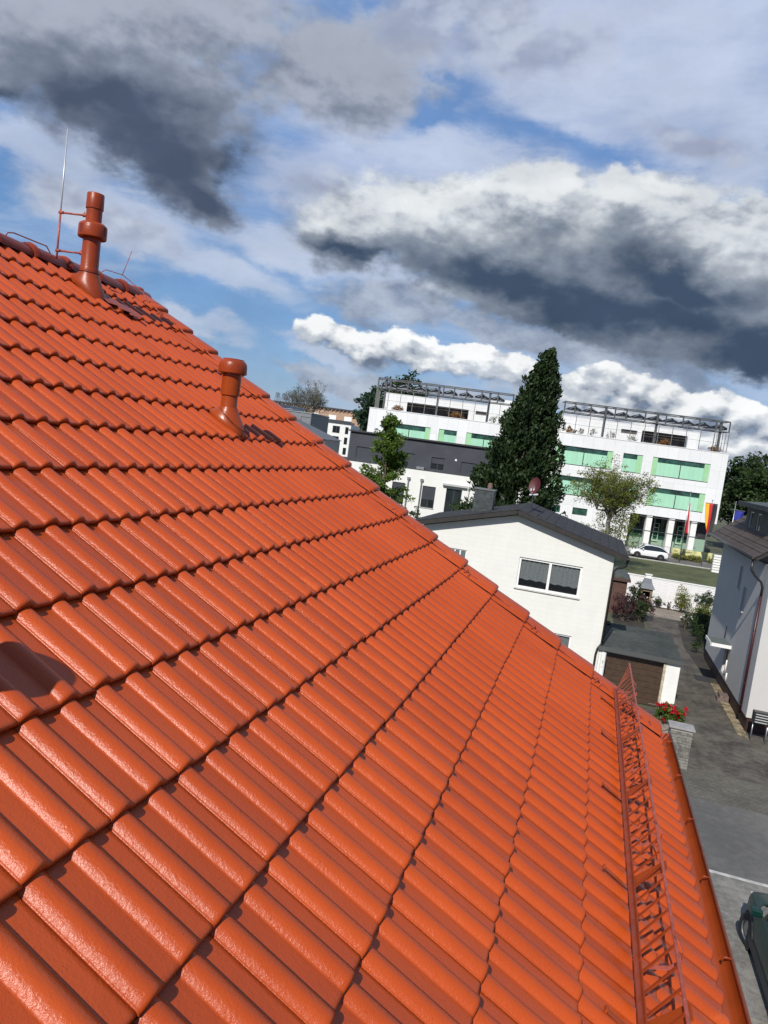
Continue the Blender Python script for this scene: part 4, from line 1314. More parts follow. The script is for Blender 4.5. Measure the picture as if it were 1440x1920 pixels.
pier = thing('stone_pier', 'grey stone gate pier with a flat cap at the drive entrance', 'gate pier', (3.98, 25.9, 0))
STONES = mottled('grey_pier_stone', ((0.10, 0.095, 0.085), (0.26, 0.25, 0.22)), (2, 8, 50), .9, .6)
rg = random.Random(9)
mb = MB()
mb.box(-.34, .34, -.24, .24, 0, 1.33)
mb.build('mortar_core', mat('pale_mortar', (.34, .33, .29), .9), pier)
mb = MB()
z_ = 0.01
while z_ < 1.25:
    hh = rg.uniform(.085, .13)
    hh = min(hh, 1.325 - z_)
    x_ = -.355
    while x_ < .33:
        w_ = rg.uniform(.14, .26)
        x2 = min(x_ + w_, .355)
        if .355 - x2 < .08:
            x2 = .355
        j = rg.uniform(0, .012)
        mb.box(x_ + .006, x2 - .006, -.262 - j, -.22, z_ + .006, z_ + hh - .006)
        x_ = x2
    y_ = -.24
    while y_ < .22:
        w_ = rg.uniform(.14, .25)
        y2 = min(y_ + w_, .25)
        j = rg.uniform(0, .01)
        mb.box(.325, .352 + j, y_ + .006, y2 - .006, z_ + .006, z_ + hh - .006)
        mb.box(-.352 - j, -.325, y_ + .006, y2 - .006, z_ + .006, z_ + hh - .006)
        y_ = y2
    z_ += hh
mb.build('stones', STONES, pier, False, .008)
mb = MB()
mb.box(-.41, .41, -.31, .31, 1.335, 1.40)
mb.build('cap_slab', mat('grey_cap_slab', (.27, .26, .25), .8, noise=(4, .15, 5)), pier, False, .01)

# ------------------------------------------------------------------ green-panelled building behind
GB = thing('office_building', 'large white-panelled building with mint green window bands and a steel roof cage', 'office building', (16.1, 101.6, 0), R(12))


def panel_mat(name, col, w, h, joint, dark=.45, stain=.05, rough=.45, c2=.93):
    m_ = bpy.data.materials.new(name)
    m_.use_nodes = True
    t = m_.node_tree
    t.nodes.clear()
    T = NT(t)
    obj = T.n('ShaderNodeTexCoord').outputs['Object']
    sx = T.n('ShaderNodeSeparateXYZ', {0: obj})
    q = T.n('ShaderNodeCombineXYZ', {0: T.math('ADD', sx.outputs[0], T.math('MULTIPLY', sx.outputs[1], 1.0)), 1: sx.outputs[2], 2: 0.0}).outputs[0]
    bt = T.n('ShaderNodeTexBrick', {'Vector': q, 'Color1': (1, 1, 1, 1), 'Color2': (c2, c2, c2, 1), 'Mortar': (dark, dark, dark, 1), 'Scale': 1.0, 'Mortar Size': joint,
                                    'Brick Width': w, 'Row Height': h, 'Mortar Smooth': 0.1}, offset=0.0)
    n_ = T.noise(obj, .5, 5.0, .6)
    c = T.mix(T.ramp(n_, .3, .7), (*[v * (1 - stain) for v in col], 1), (*col, 1))
    c = T.n('ShaderNodeMix', {0: 1.0, 6: c, 7: bt.outputs['Color']}, data_type='RGBA', blend_type='MULTIPLY').outputs[2]
    bb = T.n('ShaderNodeBsdfPrincipled', {'Base Color': c, 'Roughness': rough})
    T.n('ShaderNodeOutputMaterial', {'Surface': bb.outputs[0]})
    return m_


WPAN = panel_mat('white_facade_panel', (0.79, 0.80, 0.80), 1.35, 2.28, .016, .72)
MINT = panel_mat('mint_glass_panel', (0.40, 0.72, 0.52), .62, 9, .02, .8, c2=.9, rough=.25)
GREENP = mat('green_end_panel', (0.34, 0.60, 0.34), 0.35, noise=(1, .05, 3))
DGG = mat('dark_green_glass', (0.025, 0.075, 0.055), 0.12, spec=.8, noise=(1.2, .5, 3))
STEELG = mat('grey_steel_frame', (0.10, 0.105, 0.11), 0.45, .3, noise=(3, .2, 3))
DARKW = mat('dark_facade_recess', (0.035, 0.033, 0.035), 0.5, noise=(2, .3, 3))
PVM = mat('dark_solar_panel', (0.018, 0.020, 0.028), 0.25, spec=.7)
strips_up = [(-9.85, -2.6), (-13.6, -11.1), (-22.2, -14.9), (-31.0, -24.6), (-37.52, -33.0), (-44.2, -38.6)]
strips_up[4] = (-37.5, -35.15)
strips_up.insert(4, (-33.9, -29.2))
strips_up[3] = (-28.0, -23.4)
zb_ = [(9.75, 12.15), (5.85, 8.3)]
# front skin, one sheet with openings
hol = [(a, b, z0, z1) for (z0, z1) in zb_ for (a, b) in strips_up]
hol += [(-18.9, -17.0, 3.42, 4.35), (-22.5, -20.5, 3.42, 4.35), (-27, -24.5, 2.2, 4.35)]
wall_panel('facade', [(-46.9, 0), (-12.4, 0), (-12.4, 4.65), (-.6, 4.65), (-.6, 13.72), (-46.9, 13.72)], hol, (0, 0, 0), X1, Y1, .35, WPAN, GB)
MB().box(-.95, -.6, .351, 14, 4.65, 13.72).build('end_wall', WPAN, GB)
MB().box(-46.9, -46.55, .351, 14, 0, 13.72).build('end_wall', WPAN, GB)
MB().box(-46.5, -1.0, 13.6, 13.9, 0, 13.6).build('back_wall', WPAN, GB)
MB().box(-46.5, -1.0, .36, 13.5, 13.3, 13.5).build('roof_deck', mat('roof_gravel', (.3, .29, .27), .9), GB)
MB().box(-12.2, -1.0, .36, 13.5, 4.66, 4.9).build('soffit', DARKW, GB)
MB().box(-46.95, -.55, -.05, .4, 13.722, 13.80).build('parapet_cap', mat('white_coping', (.8, .8, .8), .4), GB)
for (z0, z1) in zb_:
    for (a, b) in strips_up:
        st = part('window_band', GB)
        small = (b - a) < 3
        e0 = 0.0 if (small and a > -20) else .68
        e1 = 0.0 if (small and a < -30) else .68
        if e0:
            MB().box(a + .01, a + e0, .10, .16, z0 + .01, z1 - .01).build('end_panel', GREENP, st)
        if e1:
            MB().box(b - e1, b - .01, .10, .16, z0 + .01, z1 - .01).build('end_panel', GREENP, st)
        MB().box(a + e0 + .01, b - e1 - .01, .12, .17, z0 + .10, z1 - .64).build('lower_panels', MINT, st)
        MB().box(a + e0 + .01, b - e1 - .01, .15, .19, z1 - .63, z1 - .02).build('glass', DGG, st)
        gm = MB()
        if not small:
            xm = (a + b) / 2
            gm.box(xm - .05, xm + .05, .09, .19, z0 + .1, z1 - .02)
        gm.box(a + .01, b - .01, .05, .18, z0 + .011, z0 + .09)
        gm.build('mullion', STEELG if small else DARKW, st)
for (a, b, z0, z1) in hol[-3:]:
    MB().box(a, b, .15, .2, z0, z1).build('window', DGG, GB)
# open ground floor with white columns
for u in (-9.0, -6.15, -3.32, -11.85):
    MB().box(u - .36, u + .36, .10, .80, 0.05, 4.64).build('column', WHITEP, GB)
lob = part('glazed_lobby', GB)
MB().box(-12.3, -2.9, 3.2, 3.25, 1.45, 4.64).build('glass', DGLASS, lob)
MB().box(-12.3, -2.9, 3.1, 3.16, 0.05, 1.40).build('lower_panels', mat('sage_panel', (.26, .38, .28), .5), lob)
MB().box(-12.3, -2.9, 3.14, 3.19, 1.42, 2.7).build('green_glass', mat('deep_green_glass', (.03, .10, .075), .2), lob)
fr_ = MB()
for u in np.arange(-12.2, -2.9, 1.55):
    fr_.box(u, u + .07, 3.0, 3.09, 0.05, 4.64)
fr_.box(-12.3, -2.9, 2.98, 3.08, 2.75, 2.85)
fr_.build('frame', STEELG, lob)
for u in (-7.5, -4.35):
    w2 = MB()
    w2.box(u, u + .75, 2.90, 2.97, 1.2, 1.28).box(u, u + .75, 2.90, 2.97, 3.5, 3.58).box(u, u + .08, 2.90, 2.97, 1.28, 3.5).box(u + .67, u + .75, 2.90, 2.97, 1.28, 3.5)
    for z_ in (1.85, 2.4, 2.95):
        w2.box(u + .08, u + .67, 2.90, 2.97, z_, z_ + .10)
    w2.build('lobby_window_frame', mat('pale_green_frame', (.45, .68, .45), .5), lob)
MB().box(-2.88, -1.0, 1.8, 2.0, .05, 2.3).build('side_panel', mat('sage_panel', (.26, .38, .28), .5), GB)
MB().box(-2.88, -1.0, 1.85, 2.0, 2.31, 4.64).build('side_panel', DARKW, GB)
rl = MB()
rl.box(-12.3, -2.7, .02, .08, 4.40, 4.47).box(-12.3, -2.7, .02, .08, 2.60, 2.66)
rl.build('cross_rail', STEELG, GB)
# penthouse behind the roof terrace
ph = [(-16.4 - 5.2, -1.9)]
wall_panel('penthouse_wall', [(-45.7, 13.5), (-1.9, 13.5), (-1.9, 16.3), (-23.5, 16.3), (-23.5, 17.5), (-31, 17.5), (-31, 16.3), (-45.7, 16.3)],
           [(-9.75, -3.5, 13.9, 15.75), (-12.6, -10.4, 15.05, 15.6), (-42.5, -33.8, 13.9, 15.5), (-32.8, -31.2, 15.0, 15.5)], (0, 7.6, 0), X1, Y1, .25, WPAN, GB)
MB().box(-45.5, -2.1, 12.5, 12.7, 13.5, 16.3).box(-9.9, -3.3, 9.2, 9.3, 13.9, 15.9).box(-42.6, -33.6, 9.2, 9.3, 13.9, 15.9).box(-12.8, -10.3, 7.9, 7.95, 15, 15.7).box(-33, -31, 7.9, 7.95, 14.9, 15.6).build('penthouse_interior', mat('brown_grey_recess', (.085, .075, .072), .6, noise=(1.2, .4, 3)), GB)
MB().box(-45.7, -1.9, 7.9, 12.6, 16.31, 16.5).build('penthouse_roof', mat('pale_roof', (.5, .5, .5), .8), GB)


def cage(u0, u1, posts, thick):
    cg = part('roof_cage', GB)
    mb = MB()
    for z_, h_ in ((17.70, .13), (16.40, .11)):
        mb.box(u0, u1, .35, .47, z_, z_ + h_)
        mb.box(u0, u1, 2.5, 2.6, z_, z_ + h_)
    for u in posts:
        w_ = .09
        mb.box(u - w_, u + w_, .30, .349, 16.38, 17.72)
        mb.box(u - .05, u + .05, .48, 2.49, 17.70, 17.80)
        mb.box(u - .05, u + .05, .48, 2.49, 16.40, 16.50)
    for u in thick:
        mb.box(u - .14, u + .14, .60, .85, 13.82, 17.6)
    mb.build('steel_frame', STEELG, cg)
    mb = MB()
    n_ = int((u1 - u0) / 1.62)
    for i in range(n_ + 1):
        u = u0 + (u1 - u0) * i / n_
        mb.box(u - .035, u + .035, .22, .29, 13.80, 16.42)
    for e_ in (u0, u1):
        for k in range(1, 6):
            mb.box(e_ - .03, e_ + .03, .3 + k, .36 + k, 13.8, 16.4)
    mb.box(u0, u1, .23, .28, 14.95, 14.98)
    mb.build('mesh_posts', mat('thin_steel_post', (.20, .20, .19), .5, .3), cg)
    # tilted solar louvres under the top rail
    k = 0
    u = u0 + .5
    while u < u1 - 1.7:
        lv = MB()
        a = .32
        lv.prism([(u, .9, 16.80), (u + 1.85, .9, 16.72), (u + 1.85, .9, 16.98), (u + .95, .9, 17.36), (u, .9, 17.02)], (0, 1.5, 0))
        lv.build('solar_louvre', PVM, cg)
        lb = MB()
        lb.obox((u + .95, .84, 17.37), Vector((1, 0, -.42)), Y1, Vector((.42, 0, 1)), (0, .9), (0, .05), (-.06, .03))
        lb.obox((u + .3, .84, 16.98), Vector((1, 0, .42)), Y1, Vector((-.42, 0, 1)), (0, .6), (0, .05), (-.05, .03))
        lb.obox((u + .5, .86, 16.70), Vector((1, 0, .15)), Y1, Z1, (0, .9), (0, .05), (0, .07))
        lb.build('louvre_edge', GALV, cg)
        u += 2.06
        k += 1


Z1 = Vector((0, 0, 1))
cage(-21.9, -.9, [-21.85, -20.5, -18.5, -16.5, -15.4, -13.95, -11.57, -10.05, -8.94, -6.8, -4.73, -2.65, -.95], [-16.5, -9.9, -1.9])
cage(-46.3, -28.4, [-46.2, -44.6, -42.3, -39.9, -37.6, -36.2, -34.6, -32.6, -30.5, -28.5], [-45.2, -38.2, -31.5])

# ------------------------------------------------------------------ charcoal and white apartment block on the left
DB = thing('apartment_block', 'long block with charcoal top storey over a white storey with downpipes', 'apartment block', (0, 78, 0), R(10))
CHAR = mat('charcoal_render', (0.050, 0.054, 0.068), 0.8, noise=(.6, .12, 4), bump=(20, .2, 4))
CHAR2 = mat('charcoal_shutter', (0.042, 0.046, 0.060), 0.5, noise=(1, .1, 3))
WR = render_mat('white_render', (0.76, 0.76, 0.73), None, .85, bump=(40, .2), stain=.04)
dwn = [(-25.2, -22.6, 7.45, 8.68), (-20.3, -18.92, 7.35, 8.68), (-17.1, -15.7, 7.3, 8.6), (-13.95, -12.2, 7.35, 8.5)]
wall_panel('upper_wall', [(-26.0, 7.15), (-7.0, 7.15), (-7.0, 10.2), (-26.0, 10.2)], dwn, (0, .4, 0), X1, Y1, .3, CHAR, DB)
MB().box(-26.0, -25.7, .701, 9, 7.15, 10.2).box(-7.3, -7.0, .701, 9, 7.15, 10.2).box(-25.7, -7.3, 8.7, 9, 7.15, 10.2).build('upper_side_walls', CHAR, DB)
MB().box(-26.25, -6.8, .15, 9.2, 10.2, 10.36).build('roof', mat('dark_flat_roof', (.035, .036, .042), .6), DB)
gwn = [(-24.06, -22.7, 3.4, 5.8), (-20.86, -19.5, 3.2, 5.5), (-17.62, -16.22, 3.2, 5.5), (-15.1, -13.45, 2.9, 5.55), (-11.5, -10.0, 3.2, 5.5)]
wall_panel('lower_wall', [(-33.0, 0), (-6.0, 0), (-6.0, 7.1), (-33.0, 7.1)], gwn, (0, 0, 0), X1, Y1, .3, WR, DB)
MB().box(-33, -32.7, .301, 9.5, 0, 7.1).box(-6.3, -6.0, .301, 9.5, 0, 7.1).box(-32.7, -6.3, 9.2, 9.5, 0, 7.1).build('lower_side_walls', WR, DB)
MB().box(-33.05, -5.95, -.06, 9.6, 7.1, 7.15).build('terrace_edge', CHAR, DB)
for i, (a, b, c, d) in enumerate(dwn):
    window(DB, (0, .4, 0), X1, Y1, a, b, c, d, fr=.06, mull=1 if i == 2 else 0, frame=CHAR, inset=.15, sill=False, blind=.5 if i == 2 else 1.0, blindmat=CHAR2, room=False)
for i, (a, b, c, d) in enumerate(gwn):
    window(DB, (0, 0, 0), X1, Y1, a, b, c, d, fr=.07, mull=1, frame=CHAR2, inset=.15, sill=True, blind=(1.0, .55, .62, .0, .5)[i], blindmat=CHAR2, room=False, name='window', curtain=.95 if i == 3 else 0)
for u in (-19.2, -17.8):
    mb = MB()
    mb.box(u - .16, u + .16, -.22, -.01, 5.95, 6.2)
    mb.tube([(u, -.12, 5.96), (u, -.12, 0)], .075, 8)
    mb.build('rain_pipe', GALV, DB)
MB().box(-15.55, -12.7, -.35, -.01, 5.85, 6.05).build('awning_box', mat('grey_awning_box', (.45, .45, .44), .5), DB)
MB().box(-14.65, -14.45, .34, .39, 8.5, 8.7).build('wall_lamp', WHITEP, DB)
MB().tube([(-12.95, -.5, 2.0), (-12.85, -.5, 6.3)], .04, 6).build('awning_pole', WHITEP, DB)
MB().box(-18.55, -17.75, -.02, .35, 7.16, 7.42).build('air_unit', GALV, DB)

# ------------------------------------------------------------------ far white flats with the sand-coloured block behind
FW = thing('white_flats', 'far white block of flats with dark square windows', 'block of flats', (0, 165, 0), R(8))
fwn = []
for z0 in (10.1, 7.75, 5.4, 3.0):
    fwn += [(-59.6, -57.9, z0, z0 + 1.6), (-56.65, -55.87, z0, z0 + 1.6)]
wall_panel('wall', [(-61.8, 0), (-55.4, 0), (-55.4, 12.15), (-61.8, 12.15)], fwn, (0, 0, 0), X1, Y1, .3, WR, FW)
MB().box(-61.8, -61.5, .301, 12, 0, 12.15).box(-55.7, -55.4, .301, 12, 0, 12.15).build('side_wall', WR, FW)
MB().box(-66.5, -61.81, 3.0, 12, 0, 12.0).build('recessed_wing', WR, FW)
MB().box(-66.5, -61.81, .6, 2.99, 9.75, 9.95).box(-66.5, -61.81, .6, 2.99, 7.2, 7.4).box(-66.5, -61.81, .6, 2.99, 4.7, 4.9).build('balcony_slab', WR, FW)
MB().box(-64.5, -62.2, 2.93, 2.99, 9.96, 11.7).box(-64.5, -62.2, 2.93, 2.99, 7.45, 9.3).build('balcony_door', DGLASS, FW)
MB().box(-61.7, -55.5, .3, 12, 12.16, 12.3).build('roof_deck', GALV, FW)
for (a, b, c, d) in fwn:
    window(FW, (0, 0, 0), X1, Y1, a, b, c, d, fr=.09, mull=1 if b - a > 1 else 0, frame=CHAR, inset=.12, sill=False, room=False)
mb = MB()
mb.box(-61.7, -55.45, .02, .06, 12.35, 13.05)
mb.build('terrace_railing', mat('dark_glass_rail', (.06, .065, .07), .3), FW)
SB = thing('sand_coloured_block', 'far sand-coloured brick block with a flat dark roof edge', 'block of flats', (0, 182, 0), R(8))
SBM = render_mat('sand_brick', (0.42, 0.28, 0.19), (.5, .15, .01), .85, stain=.08)
MB().box(-84, -58.2, 0, 12, 0, 15.9).build('wall', SBM, SB)
MB().box(-84.4, -57.8, -.5, 12.4, 15.91, 16.25).build('roof', mat('dark_flat_roof', (.035, .036, .042), .6), SB)
mb = MB()
for k in range(26):
    mb.box(-83.6 + k * 1.0, -83.3 + k * 1.0, -.35, -.01, 15.55, 15.9)
mb.build('eave_bracket', SBM, SB)
for u in (-67.1, -63.1, -71.5, -75.5):
    MB().box(u, u + 1.9, -.05, -.001, 13.2, 14.5).build('roller_shutter', WHITEP, SB)
MB().box(-79, -60, -1.4, -1.35, 12.0, 13.1).build('balcony_rail', mat('dark_glass_rail', (.06, .065, .07), .3), SB)
MB().box(-79, -60, -1.3, -.01, 11.8, 11.99).build('balcony_slab', WR, SB)

# grey flat-roofed hall further left with solar collectors
HB = thing('grey_hall', 'low grey metal-clad hall with rooftop solar collectors and two frames', 'hall', (0, 110, 0), R(5))
HM = panel_mat('grey_sheet_cladding', (0.20, 0.21, 0.22), 2.0, 9, .03, .7)
MB().box(-62, -43.9, 0, 10, 0, 12.35).build('wall', HM, HB)
MB().box(-62.1, -43.8, -.1, 10.1, 12.36, 12.5).build('roof', GALV, HB)
fm = MB()
fm.box(-45.5, -44.05, -.03, -.001, 11.7, 11.76).box(-45.55, -45.49, -.03, -.001, 10.2, 11.76)
fm.build('panel_frame', DARKW, HB)
for i in range(3):
    mb = MB()
    mb.obox((-53.5, .8 + i * 2.6, 12.52), X1, Vector((0, 1, .35)), Vector((0, -.35, 1)), (0, 6.2), (0, 1.6), (.1, .16))
    mb.build('solar_collector', PVM, HB)
    mb = MB()
    mb.tube([(-53.5, .8 + i * 2.6, 12.7), (-47.3, .8 + i * 2.6, 12.7)], .05, 6)
    mb.tube([(-53.5, 2.4 + i * 2.6, 13.2), (-47.3, 2.4 + i * 2.6, 13.2)], .05, 6)
    mb.build('collector_rail', GALV, HB)
for (u, w_) in ((-50.0, .5), (-48.95, .45)):
    mb = MB()
    for dx in (-w_, -w_ * .35, w_ * .35, w_):
        mb.tube([(u + dx, .3, 12.5), (u + dx * .25, .3, 15.0)], .03, 5)
        mb.tube([(u + dx, 1.4, 12.5), (u + dx * .25, 1.2, 15.0)], .03, 5)
    mb.tube([(u - w_ * .25, .3, 15.0), (u + w_ * .25, .3, 15.0)], .03, 5)
    mb.tube([(u - w_ * .6, .3, 13.7), (u + w_ * .6, .3, 13.7)], .03, 5)
    mb.build('roof_frame', STEELG, HB)
LH = thing('low_grey_shed', 'lower dark grey pitched roof in front of the grey hall', 'shed', (0, 96, 0), R(5))
MB().box(-50, -36.0, 0, 8, 0, 8.8).build('wall', HM, LH)
mb = MB()
mb.prism([(-50.4, -.3, 8.81), (-35.7, -.3, 8.81), (-43.5, -.3, 11.4), (-50.4, -.3, 11.6)], (0, 8.6, 0))
mb.build('roof', mat('slate_grey_sheet', (.10, .11, .12), .5, noise=(1, .1, 3)), LH)

# ------------------------------------------------------------------ flagpoles, fence, banner, pillar
def cloth(w, h, nx, ny, shape, parent, name, mats, stripe):
    """hanging cloth; shape(u,v)->(x,y) where u across 0..1, v down 0..1; stripe(u)->material index"""
    mb = MB()
    for j in range(ny + 1):
        for i in range(nx + 1):
            x_, y_, z_ = shape(i / nx, j / ny)
            mb.v.append((x_, y_, z_))
    for j in range(ny):
        for i in range(nx):
            a = j * (nx + 1) + i
            mb.f.append((a, a + 1, a + nx + 2, a + nx + 1))
    o = mb.build(name, mats[0], parent, True)
    for m_ in mats[1:]:
        o.data.materials.append(m_)
    for k, p in enumerate(o.data.polygons):
        p.material_index = stripe((k % nx + .5) / nx)
    md = o.modifiers.new('thickness', 'SOLIDIFY')
    md.thickness = .01
    return o


FR = mat('flag_red', (0.50, 0.018, 0.030), .7)
FW_ = mat('flag_white', (0.75, 0.75, 0.75), .7)
FY = mat('flag_gold', (0.80, 0.42, 0.02), .7)
FK = mat('flag_black', (0.03, 0.03, 0.032), .7)
FB = mat('flag_blue', (0.02, 0.03, 0.26), .7)


def pole(x, y, h, name, label):
    t = thing(name, label, 'flagpole', (x, y, 0), 0, 'flagpoles in front of the green and white building')
    MB().tube([(0, 0, 0), (0, 0, h)], [.06, .035], 8).build('pole', GALV, t, True)
    MB().tube([(0, 0, h), (0, 0, h + .12)], .06, 8).build('finial', GALV, t, True)
    return t


p1 = pole(10.75, 92.1, 8.4, 'flagpole', 'left flagpole with the limp red and white flag')
cloth(1, 1, 8, 16, lambda u, v: (.10 + (u * (.10 + .34 * v)) , .12 * sin(u * 9 + v * 2), 7.2 - 3.75 * v - .3 * u * (1 - v)), p1, 'flag', [FR, FW_], lambda u: 0 if u < .72 else 1)
p2 = pole(13.25, 92.4, 7.75, 'flagpole', 'middle flagpole with the hanging gold, red and black flag')
cloth(1, 1, 12, 16, lambda u, v: (-.72 + u * 1.35 + v * (.30 - .0 * u) - .55 * u * v * v, -.10 + .10 * sin(u * 8 + v * 3), 7.4 - (2.2 + 1.7 * min(1, u * 1.6)) * v), p2, 'flag', [FY, FR, FK],
      lambda u: 0 if u < .30 else (1 if u < .60 else 2))
MB().tube([(-.75, -.1, 7.42), (.65, -.1, 7.42)], .02, 6).build('crossbar', GALV, p2)
p3 = pole(15.85, 92.8, 7.9, 'flagpole', 'right flagpole with the short blue flag and crossbar')
cloth(1, 1, 8, 8, lambda u, v: (.10 + u * .95 - .1 * v, .10 * sin(u * 7 + v), 7.0 - 1.15 * v - .1 * u), p3, 'flag', [FB], lambda u: 0)
MB().tube([(-.5, -.05, 7.08), (1.1, -.05, 7.02)], .03, 6).build('crossbar', GALV, p3)

fn = thing('railing_fence', 'grey metal bar railing between the back street and the building', 'fence', (0, 0, 0))
PX = [x_ for x_ in np.arange(-2.0, 24.0, 2.2)]
for i in range(len(PX) - 1):
    xa, xb = PX[i], PX[i + 1]
    ya, yb = skew(xa) + 6.6, skew(xb) + 6.6
    mb = MB()
    mb.tube([(xa, ya, 1.25), (xb, yb, 1.25)], .035, 4)
    mb.tube([(xa, ya, .2), (xb, yb, .2)], .03, 4)
    for k in range(13):
        f_ = (k + .5) / 13
        mb.tube([(xa + (xb - xa) * f_, ya + (yb - ya) * f_, .2), (xa + (xb - xa) * f_, ya + (yb - ya) * f_, 1.25)], .018, 4, False)
    mb.build('bar_panel', GALV, fn)
    MB().tube([(xa, ya, .05), (xa, ya, 1.35)], .05, 6).build('fence_post', GALV, fn)
bn = thing('yellow_banner', 'pale yellow banner hung low on the railing behind the white car', 'banner', (0, 0, 0))
YEL = mat('yellow_banner_cloth', (0.55, 0.54, 0.24), .7, noise=(2, .25, 4))
mb = MB()
xa, xb = 10.2, 14.9
ya, yb = skew(xa) + 6.3, skew(xb) + 6.3
for j in range(5):
    for i in range(25):
        f_ = i / 24
        mb.v.append((xa + (xb - xa) * f_, ya + (yb - ya) * f_ + .05 * sin(i * .9) + .04 * sin(i * .37), .35 + .95 * j / 4 - .04 * sin(f_ * pi) * (j == 4)))
for j in range(4):
    for i in range(24):
        mb.f.append((j * 25 + i, j * 25 + i + 1, (j + 1) * 25 + i + 1, (j + 1) * 25 + i))
mb.build('cloth', YEL, bn, True)
mb = MB()
BLUR = mat('faded_banner_print', (.35, .36, .22), .8)
for (f0, f1, z0_, z1_) in ((.04, .13, 1.02, 1.10), (.30, .50, 1.0, 1.08), (.82, .95, .85, .96), (.84, .93, .70, .78), (.03, .10, .55, .64)):
    P = []
    for f_, z_ in ((f0, z0_), (f1, z0_), (f1, z1_), (f0, z1_)):
        P.append((xa + (xb - xa) * f_, ya + (yb - ya) * f_ - .11, z_))
    mb.prism(P, (0, .004, 0))
mb.build('faded_print', BLUR, bn)
sp = thing('slatted_pillar', 'white block pillar with dark joints at the right end of the lawn', 'pillar', (14.1, 87.6, 0))
for k in range(7):
    MB().box(-.42, .42, -.3, .3, .02 + k * .29, .25 + k * .29).build('block', WHITEP, sp)
MB().box(-.38, .38, -.26, .26, 0, 2.0).build('core', STEELG, sp)


# ------------------------------------------------------------------ cars
RUB = mat('tyre_rubber', (0.018, 0.018, 0.019), .8, noise=(30, .2, 3), bump=(60, .4, 2))
CLAD = mat('black_plastic_cladding', (0.022, 0.022, 0.024), .55)
RIM = mat('alloy_rim', (0.35, 0.36, 0.37), .3, .9)
LAMP = mat('clear_lamp_lens', (0.55, 0.57, 0.6), .1, spec=.9)
TAIL = mat('red_lamp_lens', (0.35, 0.01, 0.012), .15)


